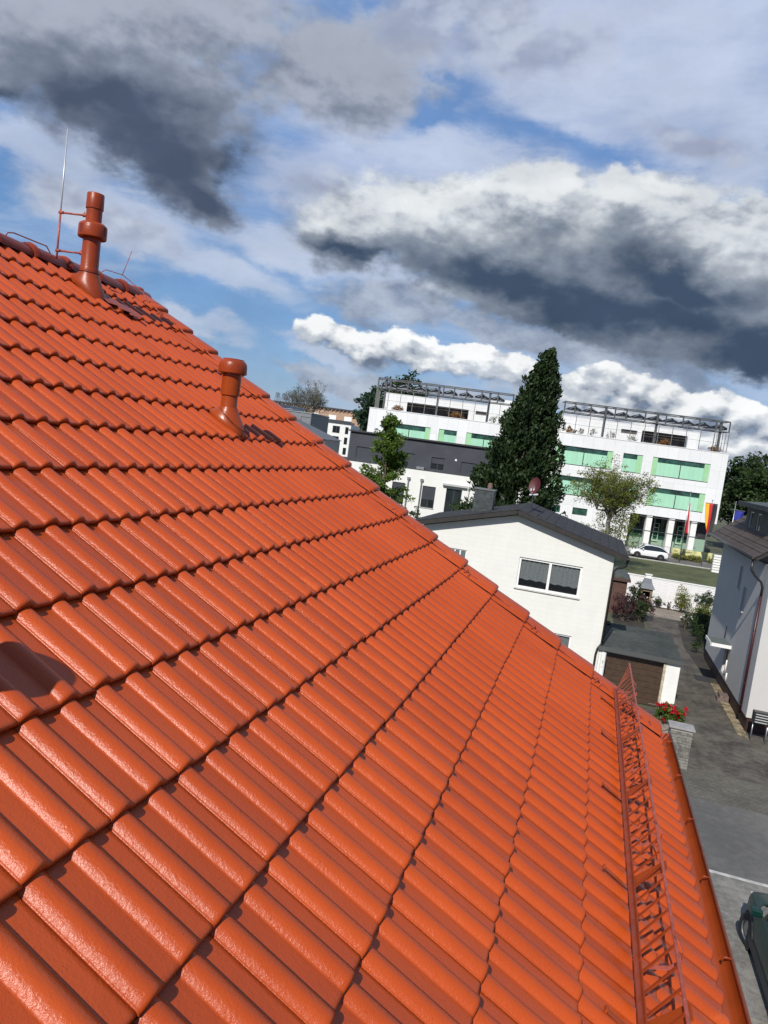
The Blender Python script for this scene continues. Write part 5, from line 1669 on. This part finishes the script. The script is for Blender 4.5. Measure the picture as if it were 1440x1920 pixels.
def car(name, label, loc, rz, paint, L=4.35, W=1.82, H=1.6, steer=0.0):
    """compact off-roader; local +x is forward"""
    t = thing(name, label, 'car', loc, rz)
    h = W / 2
    xs = [-L / 2, -L / 2 + .06, -L / 2 + .25, -L * .36, -L * .26, -L * .12, 0, L * .10, L * .20, L * .26, L * .33, L * .42, L / 2 - .12, L / 2 - .02, L / 2]
    belt = [.62, .92, 1.0, 1.03, 1.03, 1.02, 1.01, 1.0, .99, .985, .96, .91, .82, .66, .50]
    low = [.42, .34, .28, .24, .22, .22, .22, .22, .22, .22, .24, .26, .28, .34, .42]
    hw = [.80, .90, .96, .99, 1, 1, 1, 1, 1, 1, .99, .96, .88, .80, .70]
    mb = MB()
    ring = []
    for x_, b_, l_, w_ in zip(xs, belt, low, hw):
        w_ *= h
        pts = [(0, l_), (w_ * .8, l_), (w_ * .96, l_ + .08), (w_, l_ + (b_ - l_) * .45), (w_ * .985, l_ + (b_ - l_) * .80), (w_ * .93, b_ - .01), (w_ * .80, b_ + .02), (w_ * .4, b_ + .045), (0, b_ + .055)]
        full = [(y_, z_) for y_, z_ in pts] + [(-y_, z_) for y_, z_ in reversed(pts[1:-1])]
        ring.append([(x_, y_, z_) for y_, z_ in full])
    n_ = len(ring[0])
    o = 0
    for r_ in ring:
        mb.v += r_
    for i in range(len(ring) - 1):
        for k in range(n_):
            k2 = (k + 1) % n_
            mb.f.append((i * n_ + k, i * n_ + k2, (i + 1) * n_ + k2, (i + 1) * n_ + k))
    mb.f.append(tuple(range(n_)))
    mb.f.append(tuple((len(ring) - 1) * n_ + k for k in range(n_)))
    body = mb.build('body', paint, t, True, auto=38)
    # cabin
    cx = [-L * .47, -L * .40, -L * .33, -L * .20, -L * .05, L * .06, L * .13, L * .24, L * .28]
    top = [1.04, 1.30, 1.46, H - .03, H, H - .02, H - .07, 1.13, 1.02]
    wt = [.74, .68, .66, .66, .67, .67, .68, .76, .80]
    gl = MB()
    rr = []
    for x_, z_, w_ in zip(cx, top, wt):
        rr.append([(x_, -h * .90, 1.0), (x_, -h * w_, z_ - .05 * (z_ > 1.2)), (x_, -h * w_ * .85, z_), (x_, 0, z_ + .03), (x_, h * w_ * .85, z_), (x_, h * w_, z_ - .05 * (z_ > 1.2)), (x_, h * .90, 1.0)])
    for r_ in rr:
        gl.v += r_
    for i in range(len(rr) - 1):
        for k in range(6):
            gl.f.append((i * 7 + k, i * 7 + k + 1, (i + 1) * 7 + k + 1, (i + 1) * 7 + k))
    gl.build('windows', DGLASS, t, True, auto=30)
    # painted roof and pillars lie on the glasshouse
    rf_ = MB()
    for i in range(2, 6):
        a, b = rr[i], rr[i + 1]
        for k in (1, 2, 3, 4):
            P = [Vector(a[k]), Vector(a[k + 1]), Vector(b[k + 1]), Vector(b[k])]
            P = [p + Vector((0, .006 * (1 if p.y > 0 else -1), .014)) for p in P]
            rf_.add(P, [(0, 1, 2, 3)])
    for i0, i1 in ((0, 2), (6, 8)):
        for s_ in (1, 5):
            a, b = Vector(rr[i0][s_]), Vector(rr[i1][s_])
            rf_.tube([a + Vector((0, .01 * (1 if a.y > 0 else -1), .005)), Vector(rr[(i0 + i1) // 2][s_]) + Vector((0, .01 * (1 if a.y > 0 else -1), .01)), b], .035, 6)
    rf_.build('roof_panel', paint, t, True, auto=40)
    pl = MB()
    for sgn in (-1, 1):
        for x_ in (-L * .10, -L * .27):
            pl.obox((x_, sgn * h * .905, 1.0), Vector((1, 0, 0)), Vector((0, sgn, 0)), Vector((0, -sgn * .245 * h / .5 * 1.0, .50)).normalized(), (0, .08), (0, .012), (0, .54))
    pl.build('door_pillars', CLAD, t)
    for xw in (L * .31, -L * .30):
        for sgn in (-1, 1):
            wh_ = part('wheel', t)
            wh_.location = (xw, sgn * (h - .10), .34)
            wh_.rotation_euler = (0, 0, steer if xw > 0 else 0)
            prof = [(.20, -.11), (.31, -.11), (.34, -.085), (.345, 0), (.34, .085), (.31, .11), (.20, .11)]
            m2 = MB()
            m2.lathe(prof, (0, 0, 0), 28)
            m2.v = [(x_, z_, y_) for x_, y_, z_ in m2.v]
            m2.build('tyre', RUB, wh_, True, auto=40)
            m2 = MB()
            m2.lathe([(.0, .085), (.06, .095), (.20, .08), (.215, .10), (.215, -.10)], (0, 0, 0), 28)
            m2.v = [(x_, z_ * sgn, y_) for x_, y_, z_ in m2.v]
            m2.build('rim', RIM, wh_, True, auto=40)
            ar = MB()
            pts = [(xw + cos(a) * .385, sgn * (h - .014), .34 + sin(a) * .385) for a in [pi * k / 16 for k in range(17)]]
            ar.tube(pts, .032, 6)
            ar.build('wheel_arch', CLAD, t, True)
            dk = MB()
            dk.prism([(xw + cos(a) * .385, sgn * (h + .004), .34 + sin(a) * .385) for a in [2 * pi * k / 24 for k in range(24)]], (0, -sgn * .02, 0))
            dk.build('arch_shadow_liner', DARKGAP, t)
            wh_.location.y = sgn * (h - .085)
    for sgn in (-1, 1):
        MB().box(-L * .28, L * .27, min(sgn * (h - .03), sgn * (h + .01)), max(sgn * (h - .03), sgn * (h + .01)), .22, .36).build('sill_cladding', CLAD, t)
        MB().box(L * .16, L * .20, min(sgn * h * .95, sgn * (h + .17)), max(sgn * h * .95, sgn * (h + .17)), 1.02, 1.17).build('mirror', paint, t, False, .03)
        MB().box(L / 2 - .22, L / 2 - .04, min(sgn * h * .55, sgn * h * .84), max(sgn * h * .55, sgn * h * .84), .66, .78).build('headlight', LAMP, t, False, .02)
        MB().box(-L / 2 + .01, -L / 2 + .16, min(sgn * h * .62, sgn * h * .93), max(sgn * h * .62, sgn * h * .93), .86, .96).build('tail_light', TAIL, t, False, .02)
    MB().box(L / 2 - .06, L / 2 + .03, -h * .72, h * .72, .30, .50).build('front_bumper', CLAD, t, False, .03)
    MB().box(-L / 2 - .03, -L / 2 + .08, -h * .8, h * .8, .32, .52).build('rear_bumper', CLAD, t, False, .03)
    return t


CARW = mat('white_car_paint', (0.74, 0.75, 0.76), .2, coat=.6)
CARG = mat('dark_green_car_paint', (0.002, 0.026, 0.021), .35, spec=.35, coat=.1)
car('parked_car', 'white compact off-roader parked along the kerb of the back street', (7.1, 90.9, .02), R(180 + 6.5), CARW)
car('parked_car', 'dark green car parked on the pavement just below the gutter', (5.36, 14.86, .075), R(90), CARG, L=4.5, W=1.86, H=1.62, steer=R(18))

# ------------------------------------------------------------------ trees and plants
def leaf_mat(name, c0, c1, trans=.25, rough=.55):
    m_ = bpy.data.materials.new(name)
    m_.use_nodes = True
    t = m_.node_tree
    t.nodes.clear()
    T = NT(t)
    tv = T.n('ShaderNodeAttribute', attribute_name='tv').outputs['Fac']
    c = T.mix(tv, (*c0, 1), (*c1, 1))
    b = T.n('ShaderNodeBsdfPrincipled', {'Base Color': c, 'Roughness': rough, 'Specular IOR Level': .3})
    tr = T.n('ShaderNodeBsdfTranslucent', {'Color': c})
    T.n('ShaderNodeOutputMaterial', {'Surface': T.n('ShaderNodeMixShader', {0: trans, 1: b.outputs[0], 2: tr.outputs[0]}).outputs[0]})
    return m_


BARK = mat('bark', (0.075, 0.055, 0.040), .9, noise=(9, .35, 4), bump=(30, .6, 4))
BARKP = mat('pale_bark', (0.17, 0.16, 0.14), .9, noise=(9, .3, 4))


def leaves(name, C, size, material, parent, seed=0, aspect=.55, updir=None, tone=None):
    """one small bent diamond per point of C (n,3)"""
    r = np.random.default_rng(seed)
    n = len(C)
    a = r.normal(size=(n, 3))
    if updir is not None:
        a = a * .55 + updir
    a /= np.linalg.norm(a, axis=1)[:, None]
    b = r.normal(size=(n, 3))
    b -= a * (a * b).sum(1)[:, None]
    b /= np.linalg.norm(b, axis=1)[:, None]
    s = size * r.uniform(.6, 1.3, (n, 1))
    V = np.stack([C - a * s, C + b * s * aspect, C + a * s, C - b * s * aspect], 1).reshape(-1, 3)
    F = np.arange(4 * n).reshape(n, 4)
    tv = np.repeat(np.clip((tone if tone is not None else r.random(n)) * .7 + r.random(n) * .3, 0, 1), 4)
    return np_mesh(name, V, F, material, parent, False, tv)


def clumps(centres, radii, per, seed):
    r = np.random.default_rng(seed)
    n = len(centres)
    d = r.normal(size=(n, per, 3))
    d /= np.linalg.norm(d, axis=2)[..., None]
    d *= r.random((n, per, 1)) ** .45
    P = centres[:, None] + d * np.asarray(radii)[:, None, None] * np.array([1, 1, .8])
    tone = np.repeat(r.random(n), per)
    return P.reshape(-1, 3), tone


def limb(mb, p, q, r0, r1, seed, wob=.06, n=6):
    rr = random.Random(seed)
    p, q = Vector(p), Vector(q)
    ln = (q - p).length
    pts = [p.lerp(q, i / n) + Vector((rr.uniform(-1, 1), rr.uniform(-1, 1), rr.uniform(-1, 1))) * (wob * ln * (0 < i < n)) for i in range(n + 1)]
    mb.tube(pts, [r0 + (r1 - r0) * i / n for i in range(n + 1)], 6, False)
    return pts


def broadleaf(name, label, loc, h, crown_z, rx, rz_, tr, lmat, nclump, clr, per, lsize, seed, group=None, open_=0.0, bark=None, twigs=40, crown_pts=None, cat='tree', lean=(0, 0), fork=None):
    t = thing(name, label, cat, loc, 0, group)
    r = random.Random(seed)
    rn = np.random.default_rng(seed)
    cz = crown_z
    # clump centres through the crown volume
    C = []
    while len(C) < nclump:
        p = np.array([r.gauss(0, .55), r.gauss(0, .55), r.gauss(0, .6)])
        l_ = np.linalg.norm(p)
        if l_ > 1.05 or l_ < .22:
            continue
        wob = 1 + .22 * sin(p[0] * 5 + seed) * cos(p[1] * 4 + p[2] * 6)
        C.append([lean[0] + p[0] * rx * wob, lean[1] + p[1] * rx * wob, cz + p[2] * rz_ * wob])
    C = np.array(C)
    if crown_pts is not None:
        C = crown_pts
    mb = MB()
    fk = fork or (cz - rz_ * .75)
    limb(mb, (0, 0, 0), (lean[0] * .3, lean[1] * .3, fk), tr, tr * .72, seed, .02)
    base = Vector((lean[0] * .3, lean[1] * .3, fk))
    mains = []
    for i in range(7):
        c = Vector(C[r.randrange(len(C))])
        e = base.lerp(c, .72)
        pts = limb(mb, base - Vector((0, 0, r.uniform(0, .3) * fk * .2)), e, tr * .5, tr * .16, seed + i, .09)
        mains.append(pts)
    limb(mb, base, (lean[0], lean[1], cz + rz_ * .8), tr * .7, tr * .1, seed + 77, .05)
    mains.append([base.lerp(Vector((lean[0], lean[1], cz + rz_ * .8)), k / 6) for k in range(7)])
    for i in range(twigs):
        c = Vector(C[i % len(C)])
        best = min((p for m_ in mains for p in m_[2:]), key=lambda p: (p - c).length)
        limb(mb, best, c, tr * .13, tr * .04, seed + 200 + i, .08, 4)
    mb.build('trunk', bark or BARK, t, True)
    P, tone = clumps(C, rn.uniform(.6, 1.25, len(C)) * clr, per, seed + 1)
    leaves('crown', P, lsize, lmat, t, seed + 2, tone=tone)
    return t


L_DARK = leaf_mat('dark_conifer_foliage', (0.008, 0.018, 0.006), (0.036, 0.066, 0.018), .12)
L_GINKGO = leaf_mat('fresh_green_foliage', (0.045, 0.095, 0.012), (0.150, 0.230, 0.035), .38)
L_OLIVE = leaf_mat('olive_green_foliage', (0.085, 0.110, 0.018), (0.260, 0.280, 0.060), .42)
L_DEEP = leaf_mat('deep_green_foliage', (0.016, 0.034, 0.010), (0.050, 0.085, 0.022), .25)
L_BLUEG = leaf_mat('blue_green_foliage', (0.018, 0.045, 0.025), (0.045, 0.090, 0.045), .25)
L_BARE = leaf_mat('thin_grey_green_foliage', (0.07, 0.075, 0.045), (0.16, 0.15, 0.08), .3)
L_PURP = leaf_mat('purple_foliage', (0.030, 0.010, 0.014), (0.085, 0.035, 0.040), .25)
L_ORANGE = leaf_mat('rusty_grass', (0.16, 0.075, 0.025), (0.34, 0.17, 0.06), .3)
L_YEL = leaf_mat('yellow_green_foliage', (0.11, 0.12, 0.03), (0.28, 0.27, 0.08), .3)
PETAL_R = leaf_mat('red_petals', (0.35, 0.004, 0.012), (0.60, 0.010, 0.025), .2)
PETAL_W = leaf_mat('white_petals', (0.65, 0.62, 0.55), (0.8, 0.78, 0.75), .2)

# tall conifer: upward-sweeping plumes on a cone, ragged outline
cf = thing('conifer', 'tall dark conifer rising behind the ivory house', 'tree', (-6.9, 60.0, 0))
r = np.random.default_rng(21)
mb = MB()
limb(mb, (0, 0, 0), (1.03, 0, 10), .38, .22, 1, .01)
limb(mb, (1.03, 0, 10), (1.85, 0, 17.7), .22, .03, 2, .01)
PC, PR, PT = [], [], []
nb_ = 620
for i in range(nb_):
    t_ = (i + .5) / nb_
    z_ = 2.0 + 16.0 * t_ ** .92
    f = max(0.0, (18.35 - z_) / 16.35)
    rad = 4.1 * f ** .80 * (1 - .10 * sin(z_ * 2.3)) * (.75 + .5 * r.random())
    rad = min(rad, 4.5)
    if z_ < 5:
        rad *= .75 + .05 * z_
    a = r.uniform(0, 2 * pi)
    cx_ = 1.85 * (z_ / 18)
    x_, y_ = cx_ + cos(a) * rad, sin(a) * rad
    tip = np.array([x_, y_, z_ + .15 + .25 * r.random()])
    root = np.array([cx_ + cos(a) * rad * .25, sin(a) * rad * .25, z_ - .55 - .25 * rad])
    if i % 3 == 0:
        limb(mb, root, tip, .05, .012, i, .03, 3)
    npf = 3 + int(rad * 1.1)
    for k in range(npf):
        q = 1 - k / npf * .65
        c_ = root + (tip - root) * q + r.normal(0, .10, 3)
        PC.append(c_)
        PR.append((.26 + .20 * r.random()) * (.55 + .6 * f))
        PT.append(r.random())
for k in range(14):
    PC.append(np.array([1.85 + r.normal(0, .07), r.normal(0, .07), 17.2 + k * .085]))
    PR.append(.20)
    PT.append(.5)
mb.build('trunk', BARK, cf, True)
PC, PR, PT = np.array(PC), np.array(PR), np.array(PT)
per = 22
d = r.normal(size=(len(PC), per, 3))
d /= np.linalg.norm(d, axis=2)[..., None]
d *= r.random((len(PC), per, 1)) ** .5
P = (PC[:, None] + d * PR[:, None, None] * np.array([1, 1, 1.7])).reshape(-1, 3)
up_ = np.tile(np.array([0, 0, .9]), (len(P), 1))
out_ = P - np.array([.4, 0, 0])
out_[:, 2] = 0
out_ /= np.maximum(np.linalg.norm(out_, axis=1), .1)[:, None]
leaves('crown', P, .19, L_DARK, cf, 5, .42, up_ + out_ * .6, tone=np.repeat(PT, per))

# young upright tree left: tiers of spreading branches
gk = thing('young_tree', 'upright bright green tree in front of the charcoal and white block', 'tree', (-17.7, 62.0, 0))
mb = MB()
r = np.random.default_rng(8)
limb(mb, (0, 0, 0), (-.45, 0, 11.9), .16, .02, 4, .01, 10)
PC = []
for i in range(58):
    z_ = 2.4 + 9.2 * (i / 58)
    ln = (2.5 - 1.9 * (max(0, z_ - 5.5) / 6.4)) * r.uniform(.45, 1.15)
    a = r.uniform(0, 2 * pi)
    cx_ = -.45 * z_ / 12
    tip = np.array([cx_ + cos(a) * ln, sin(a) * ln, z_ + ln * .42])
    limb(mb, (cx_, 0, z_ - .1), tip, .045, .012, i, .05, 4)
    for k in range(6):
        PC.append(np.array([cx_, 0, z_ - .1]) + (tip - np.array([cx_, 0, z_ - .1])) * (.28 + .15 * k) + r.normal(0, .10, 3))
for k in range(5):
    PC.append(np.array([-.45 + r.normal(0, .12), r.normal(0, .1), 11.0 + .22 * k]))
mb.build('trunk', BARK, gk, True)
P, tone = clumps(np.array(PC), r.uniform(.28, .52, len(PC)), 48, 9)
leaves('crown', P, .115, L_GINKGO, gk, 10, .6, tone=tone)

# spreading open tree in front of the green building
ol = thing('spreading_tree', 'open-crowned olive green tree before the mint window bands', 'tree', (1.6, 74.0, 0))
mb = MB()
r = np.random.default_rng(31)
base = np.array([.2, 0, 5.6])
limb(mb, (0, 0, 0), base, .26, .19, 3, .02)
PC = []
for i in range(36):
    a = r.uniform(0, 2 * pi)
    e = np.array([base[0] + cos(a) * r.uniform(1.2, 4.3), sin(a) * r.uniform(1.0, 3.4), 0])
    rr_ = math.hypot(e[0] - base[0], e[1])
    e[2] = 10.1 - .12 * rr_ ** 2 * r.uniform(.7, 1.4) - r.uniform(0, .8)
    pts = limb(mb, base + np.array([0, 0, r.uniform(-1.2, .4)]), e, .09, .02, 40 + i, .07, 6)
    for p in pts[3:]:
        for k in range(4):
            PC.append(np.array(p) + r.normal(0, .42, 3))
    for k in range(4):
        q = np.array(pts[3 + k % 3]) + r.normal(0, .55, 3) + np.array([0, 0, .4])
        limb(mb, pts[2 + k % 3], q, .022, .008, 90 + i * 4 + k, .05, 3)
        PC.append(q)
for i in range(170):
    a = r.uniform(0, 2 * pi)
    q = r.uniform(0, 1) ** .6
    z_ = r.uniform(2.0, 6.6)
    PC.append(np.array([.9 + cos(a) * (2.7 - .15 * z_) * q, sin(a) * 1.9 * q, z_]))
mb.build('trunk', BARKP, ol, True)
P, tone = clumps(np.array(PC), r.uniform(.3, .6, len(PC)), 24, 32)
leaves('crown', P, .085, L_OLIVE, ol, 33, .5, tone=tone)

# bare-ish tree far left, dark trees round the edges
def bare_tree():
    t = thing('thin_tree', 'almost leafless round-headed tree against the clouds over the far flats', 'tree', (-51.3, 122, 0))
    mb = MB()
    r = random.Random(4)
    limb(mb, (0, 0, 0), (0, 0, 10), .3, .2, 1, .02)
    PC = []

    def br(p, d, ln, rad, dep):
        q = p + d * ln
        mb.tube([p, p.lerp(q, .5) + Vector((r.uniform(-1, 1), r.uniform(-1, 1), r.uniform(-1, 1))) * ln * .05, q], [rad, rad * .8, rad * .6], 5, False)
        if dep == 0:
            PC.append(np.array(q))
            return
        for k in range(4 if dep > 1 else 3):
            nd = (d + Vector((r.uniform(-1, 1), r.uniform(-1, 1), r.uniform(-.5, .9))) * .75).normalized()
            br(q if k else p.lerp(q, .6), nd, ln * r.uniform(.6, .8), rad * .55, dep - 1)
    for k in range(6):
        a = k * 1.05 + .3
        br(Vector((0, 0, 10.0 + .15 * k)), Vector((cos(a) * .6, sin(a) * .6, 1.15)).normalized(), 2.45, .13, 4)
    br(Vector((0, 0, 10)), Vector((0, 0, 1)), 3.0, .14, 4)
    mb.build('trunk', BARKP, t, True)
    PCa = np.array(PC)
    P, tone = clumps(PCa, np.full(len(PCa), .35), 3, 5)
    leaves('crown', P, .10, L_BARE, t, 6, tone=tone)


bare_tree()
broadleaf('bushy_tree', 'dense green tree between the grey hall and the white flats', (-48.6, 116, 0), 11, 9.2, 2.2, 2.6, .2, L_OLIVE, 90, .8, 40, .22, 41)
broadleaf('bushy_tree', 'low yellowish tree under the thin leafless tree', (-51.8, 119, 0), 13, 11.8, 2.6, 1.7, .2, L_YEL, 60, .7, 30, .18, 42)
broadleaf('tall_tree', 'tall blue-green tree leaning on the left end of the white-panelled building', (-37.6, 118, 0), 18, 14.2, 2.9, 4.4, .35, L_BLUEG, 150, .95, 46, .25, 43)
broadleaf('tall_tree', 'dark tree top showing through the left roof cage', (-33.6, 122, 0), 21, 16.2, 4.6, 4.5, .4, L_DEEP, 190, 1.2, 46, .3, 44)
i_ = 0
for (x_, y_, z_, rx_, lab) in ((22.0, 119, 9.0, 5.2, 'nearest dark tree touching the right corner of the white-panelled building'), (30.5, 122, 8.6, 5.8, 'second dark tree to the right of the white-panelled building'),
                               (39.5, 124, 8.5, 6.0, 'dark tree at the right edge above the stucco house'), (27.0, 133, 9.6, 6.0, 'dark tree top peeping over the trees right of the building'), (23.2, 108, 3.2, 3.4, 'low dark shrub tree below the right corner of the building')):
    i_ += 1
    broadleaf('leafy_tree', lab, (x_, y_, 0), z_ + rx_, z_, rx_, rx_ * .95, .35, L_DEEP, 190, 1.25, 50, .30, 50 + i_)


def bush(name, label, loc, rx, rz_, lmat, n, per, size, seed, cat='shrub', group=None, petals=None, clr=None, base=.25):
    t = thing(name, label, cat, loc, 0, group)
    r = np.random.default_rng(seed)
    u = r.normal(size=(n, 3))
    u /= np.linalg.norm(u, axis=1)[:, None]
    u *= r.random((n, 1)) ** .4
    C = u * np.array([rx, rx * .9, rz_]) * (1 + .18 * np.sin(u[:, :1] * 7 + seed)) + np.array([0, 0, rz_ * .95 + base])
    mb = MB()
    for i in range(7):
        c = C[r.integers(n)]
        limb(mb, (r.normal(0, .04), r.normal(0, .04), 0), c, .025 + .01 * rx, .008, seed + i, .05, 4)
    mb.build('stems', BARK, t, True)
    P, tone = clumps(C, np.full(n, clr or rx * .3), per, seed)
    leaves('foliage', P, size, lmat, t, seed + 1, tone=tone)
    if petals:
        pm_, np_, ps = petals
        r2 = np.random.default_rng(seed + 5)
        k = r2.integers(0, n, np_)
        v = C[k] - np.array([0, 0, rz_ * .95])
        v /= np.maximum(np.linalg.norm(v, axis=1), .01)[:, None]
        cc = C[k] + v * rx * .25 + np.array([0, -rx * .1, .05])
        Q = (cc[:, None] + r2.normal(0, ps * .75, (np_, 9, 3))).reshape(-1, 3)
        leaves('flowers', Q, ps, pm_, t, seed + 6, .8)
    return t


# garden by the drive
bush('purple_shrub', 'purple-leaved shrub beside the garden fireplace', (4.35, 51.5, 0), .75, .75, L_PURP, 60, 34, .05, 61, petals=(PETAL_W, 18, .025))
bush('purple_shrub', 'dark reddish shrub against the brown shed', (3.0, 49.6, 0), .8, .75, L_PURP, 60, 34, .05, 62)
bush('green_shrub', 'upright dark green shrub between the shed and the fireplace', (3.65, 51.6, 0), .55, 1.15, L_DEEP, 70, 36, .05, 63)
bush('green_shrub', 'dark green shrub in front of the fireplace', (4.05, 50.2, 0), .6, .65, L_DEEP, 50, 34, .045, 64)
bush('low_shrub', 'small round shrub at the foot of the whitewashed wall beside the fireplace', (5.75, 57.0, 0), .42, .26, L_DEEP, 26, 34, .04, 65)
bush('low_shrub', 'tiny grey-green plant alone at the foot of the whitewashed wall', (6.45, 57.1, 0), .2, .2, L_BLUEG, 12, 26, .03, 66)
bush('rose_bush', 'tall rose bush with white blooms before the whitewashed wall', (7.35, 56.7, 0), .58, .85, L_OLIVE, 56, 32, .05, 67, petals=(PETAL_W, 16, .045), clr=.25)
bush('rose_bush', 'low straggling rose at the bend of the drive', (6.95, 50.6, 0), .4, .42, L_DEEP, 30, 26, .045, 68, petals=(PETAL_W, 10, .035))
bush('round_topped_shrub', 'dark ball-headed shrub near the corner of the stucco house', (8.6, 55.6, 0), .62, .62, L_DEEP, 60, 36, .05, 69, base=.75)
bush('round_topped_shrub', 'shrub with white blooms tucked behind the ball-headed shrub', (9.6, 55.8, 0), .6, .6, L_DEEP, 50, 30, .05, 70, petals=(PETAL_W, 8, .05), base=.6)
bush('hedge_shrub', 'yellow-green sunlit shrub before the ball-headed shrub', (8.5, 53.6, 0), .95, .55, L_OLIVE, 70, 36, .05, 71)
for i, (x_, y_, rr_, lab) in enumerate(((7.9, 51.0, .85, 'far'), (7.65, 48.7, .8, 'middle'), (7.6, 46.4, .75, 'near'))):
    bush('hedge_shrub', {'far': 'dark hedge shrub just before the sunlit yellow-green shrub', 'middle': 'middle one of three dark hedge shrubs along the drive', 'near': 'dark hedge shrub nearest the corner of the stucco house'}[lab],
         (x_, y_, 0), rr_, .55, L_DEEP, 60, 36, .055, 72 + i, 'shrub', 'dark hedge shrubs along the drive')
bush('small_fern', 'small dark plant in the earth at the foot of the stucco house', (6.85, 43.8, 0), .35, .25, L_DEEP, 20, 26, .04, 77)
E2 = mottled('dark_bed_soil', ((0.02, 0.018, 0.013), (0.06, 0.05, 0.035)), (.6, 6, 60), .95, .8)
sheet('flower_bed', [(6.72, 38.0), (7.1, 38.0), (7.1, 43.0), (9.5, 43.2), (9.5, 57.4), (7.9, 57.4), (7.8, 53.3), (6.75, 53.3), (6.3, 45), (6.5, 41)], .016, E2)
sheet('flower_bed', [(2.4, 45.0), (4.3, 45.0), (4.5, 57.5), (2.4, 57.5)], .016, E2)
sheet('flower_bed', [(4.3, 57.0), (7.7, 57.0), (7.9, 57.5), (4.3, 57.5)], .016, E2)

# geraniums
gp = thing('geranium_planter', 'planter of bright red geraniums behind the stone pier', 'planter', (3.88, 28.4, 0))
MB().box(-.45, .45, -.2, .2, 0.0, .55).build('trough', mat('stone_trough', (.22, .20, .17), .85, noise=(6, .2, 4)), gp, False, .01)
r = np.random.default_rng(90)
C = np.c_[r.uniform(-.46, .46, 70), r.uniform(-.28, .25, 70), r.uniform(.5, 1.12, 70)]
C[:, 2] += .15 * np.cos(C[:, 0] * 3)
P, tone = clumps(C, np.full(70, .12), 34, 91)
leaves('foliage', P, .04, L_GINKGO, gp, 92, .8, tone=tone * .5)
fc = np.c_[r.uniform(-.5, .52, 26), r.uniform(-.38, -.05, 26), r.uniform(.48, 1.32, 26)]
Q = (fc[:, None] + r.normal(0, .034, (26, 30, 3))).reshape(-1, 3)
leaves('flowers', Q, .028, PETAL_R, gp, 93, .9)
mb = MB()
for p in fc[:20]:
    mb.tube([(p[0] * .8, p[1] * .3, .5), tuple(p)], .006, 4, False)
mb.build('stems', BARK, gp)

# roof terrace plants (stand on the building's deck)
Mg = Matrix.Translation((16.1, 101.6, 0)) @ Matrix.Rotation(R(12), 4, 'Z')
k_ = 0
for (u, w_, h_, lm, lab) in ((-8.4, .95, .55, L_ORANGE, 'rust-coloured grass clump before the dark terrace recess right of centre'), (-2.0, .85, .55, L_ORANGE, 'rust-coloured grass clump at the right end of the terrace'),
                             (-20.6, .75, .55, L_ORANGE, 'rust-coloured grass clump at the left end of the right-hand roof cage'), (-19.2, .4, .6, L_BARE, 'thin grey twiggy shrub next to the left rust-coloured clump'),
                             (-17.6, .5, .65, L_BARE, 'thin grey twiggy shrub left of the thick cage post'), (-15.3, .6, .65, L_BARE, 'thin grey twiggy shrub right of the thick cage post'),
                             (-12.6, .7, .65, L_BARE, 'thin grey twiggy shrub under the slit window'), (-35.6, 1.0, .6, L_ORANGE, 'orange grass clump in the left roof cage'),
                             (-43.3, .9, .5, L_ORANGE, 'brown grass clump at the far left of the terrace'), (-30.6, .8, .7, L_BARE, 'grey shrub beside the rusty plants left of the conifer'), (-29.3, .7, .5, L_ORANGE, 'rusty low plants just left of the conifer')):
    k_ += 1
    p = Mg @ Vector((u, 1.1, 13.5))
    bush('terrace_plant', lab, tuple(p), w_, h_, lm, 34, 16 if lm is L_BARE else 28, .05 if lm is L_BARE else .075, 100 + k_, 'plant', 'plants on the roof terrace', base=.05)
# plants along the railing
for j, (x_, lm, lab) in enumerate(((-1.0, L_OLIVE, 'green shrub by the railing under the spreading tree'), (2.2, L_OLIVE, 'green shrub by the railing left of the white car'),
                                   (13.0, L_YEL, 'yellow-green low shrub left of the middle flagpole'), (11.2, L_YEL, 'yellow-green low shrub in front of the banner'), (15.4, L_YEL, 'yellow-green low shrub behind the slatted pillar'))):
    bush('railing_shrub', lab, (x_, skew(x_) + 5.9, .05), 1.3 if lm is L_OLIVE else .95, 1.5 if j == 0 else (1.0 if j == 1 else .28), lm, 50, 30, .09, 130 + j, 'shrub', 'shrubs along the railing', base=.05, clr=.35)
# things between the spreading tree and the ivory house roof
# small things on the terrace of the charcoal block
bush('balcony_plant', 'dark leafy plant beside the awning door of the white storey', (-14.2, 60.0, 0), .8, 2.4, L_DEEP, 50, 34, .08, 141)
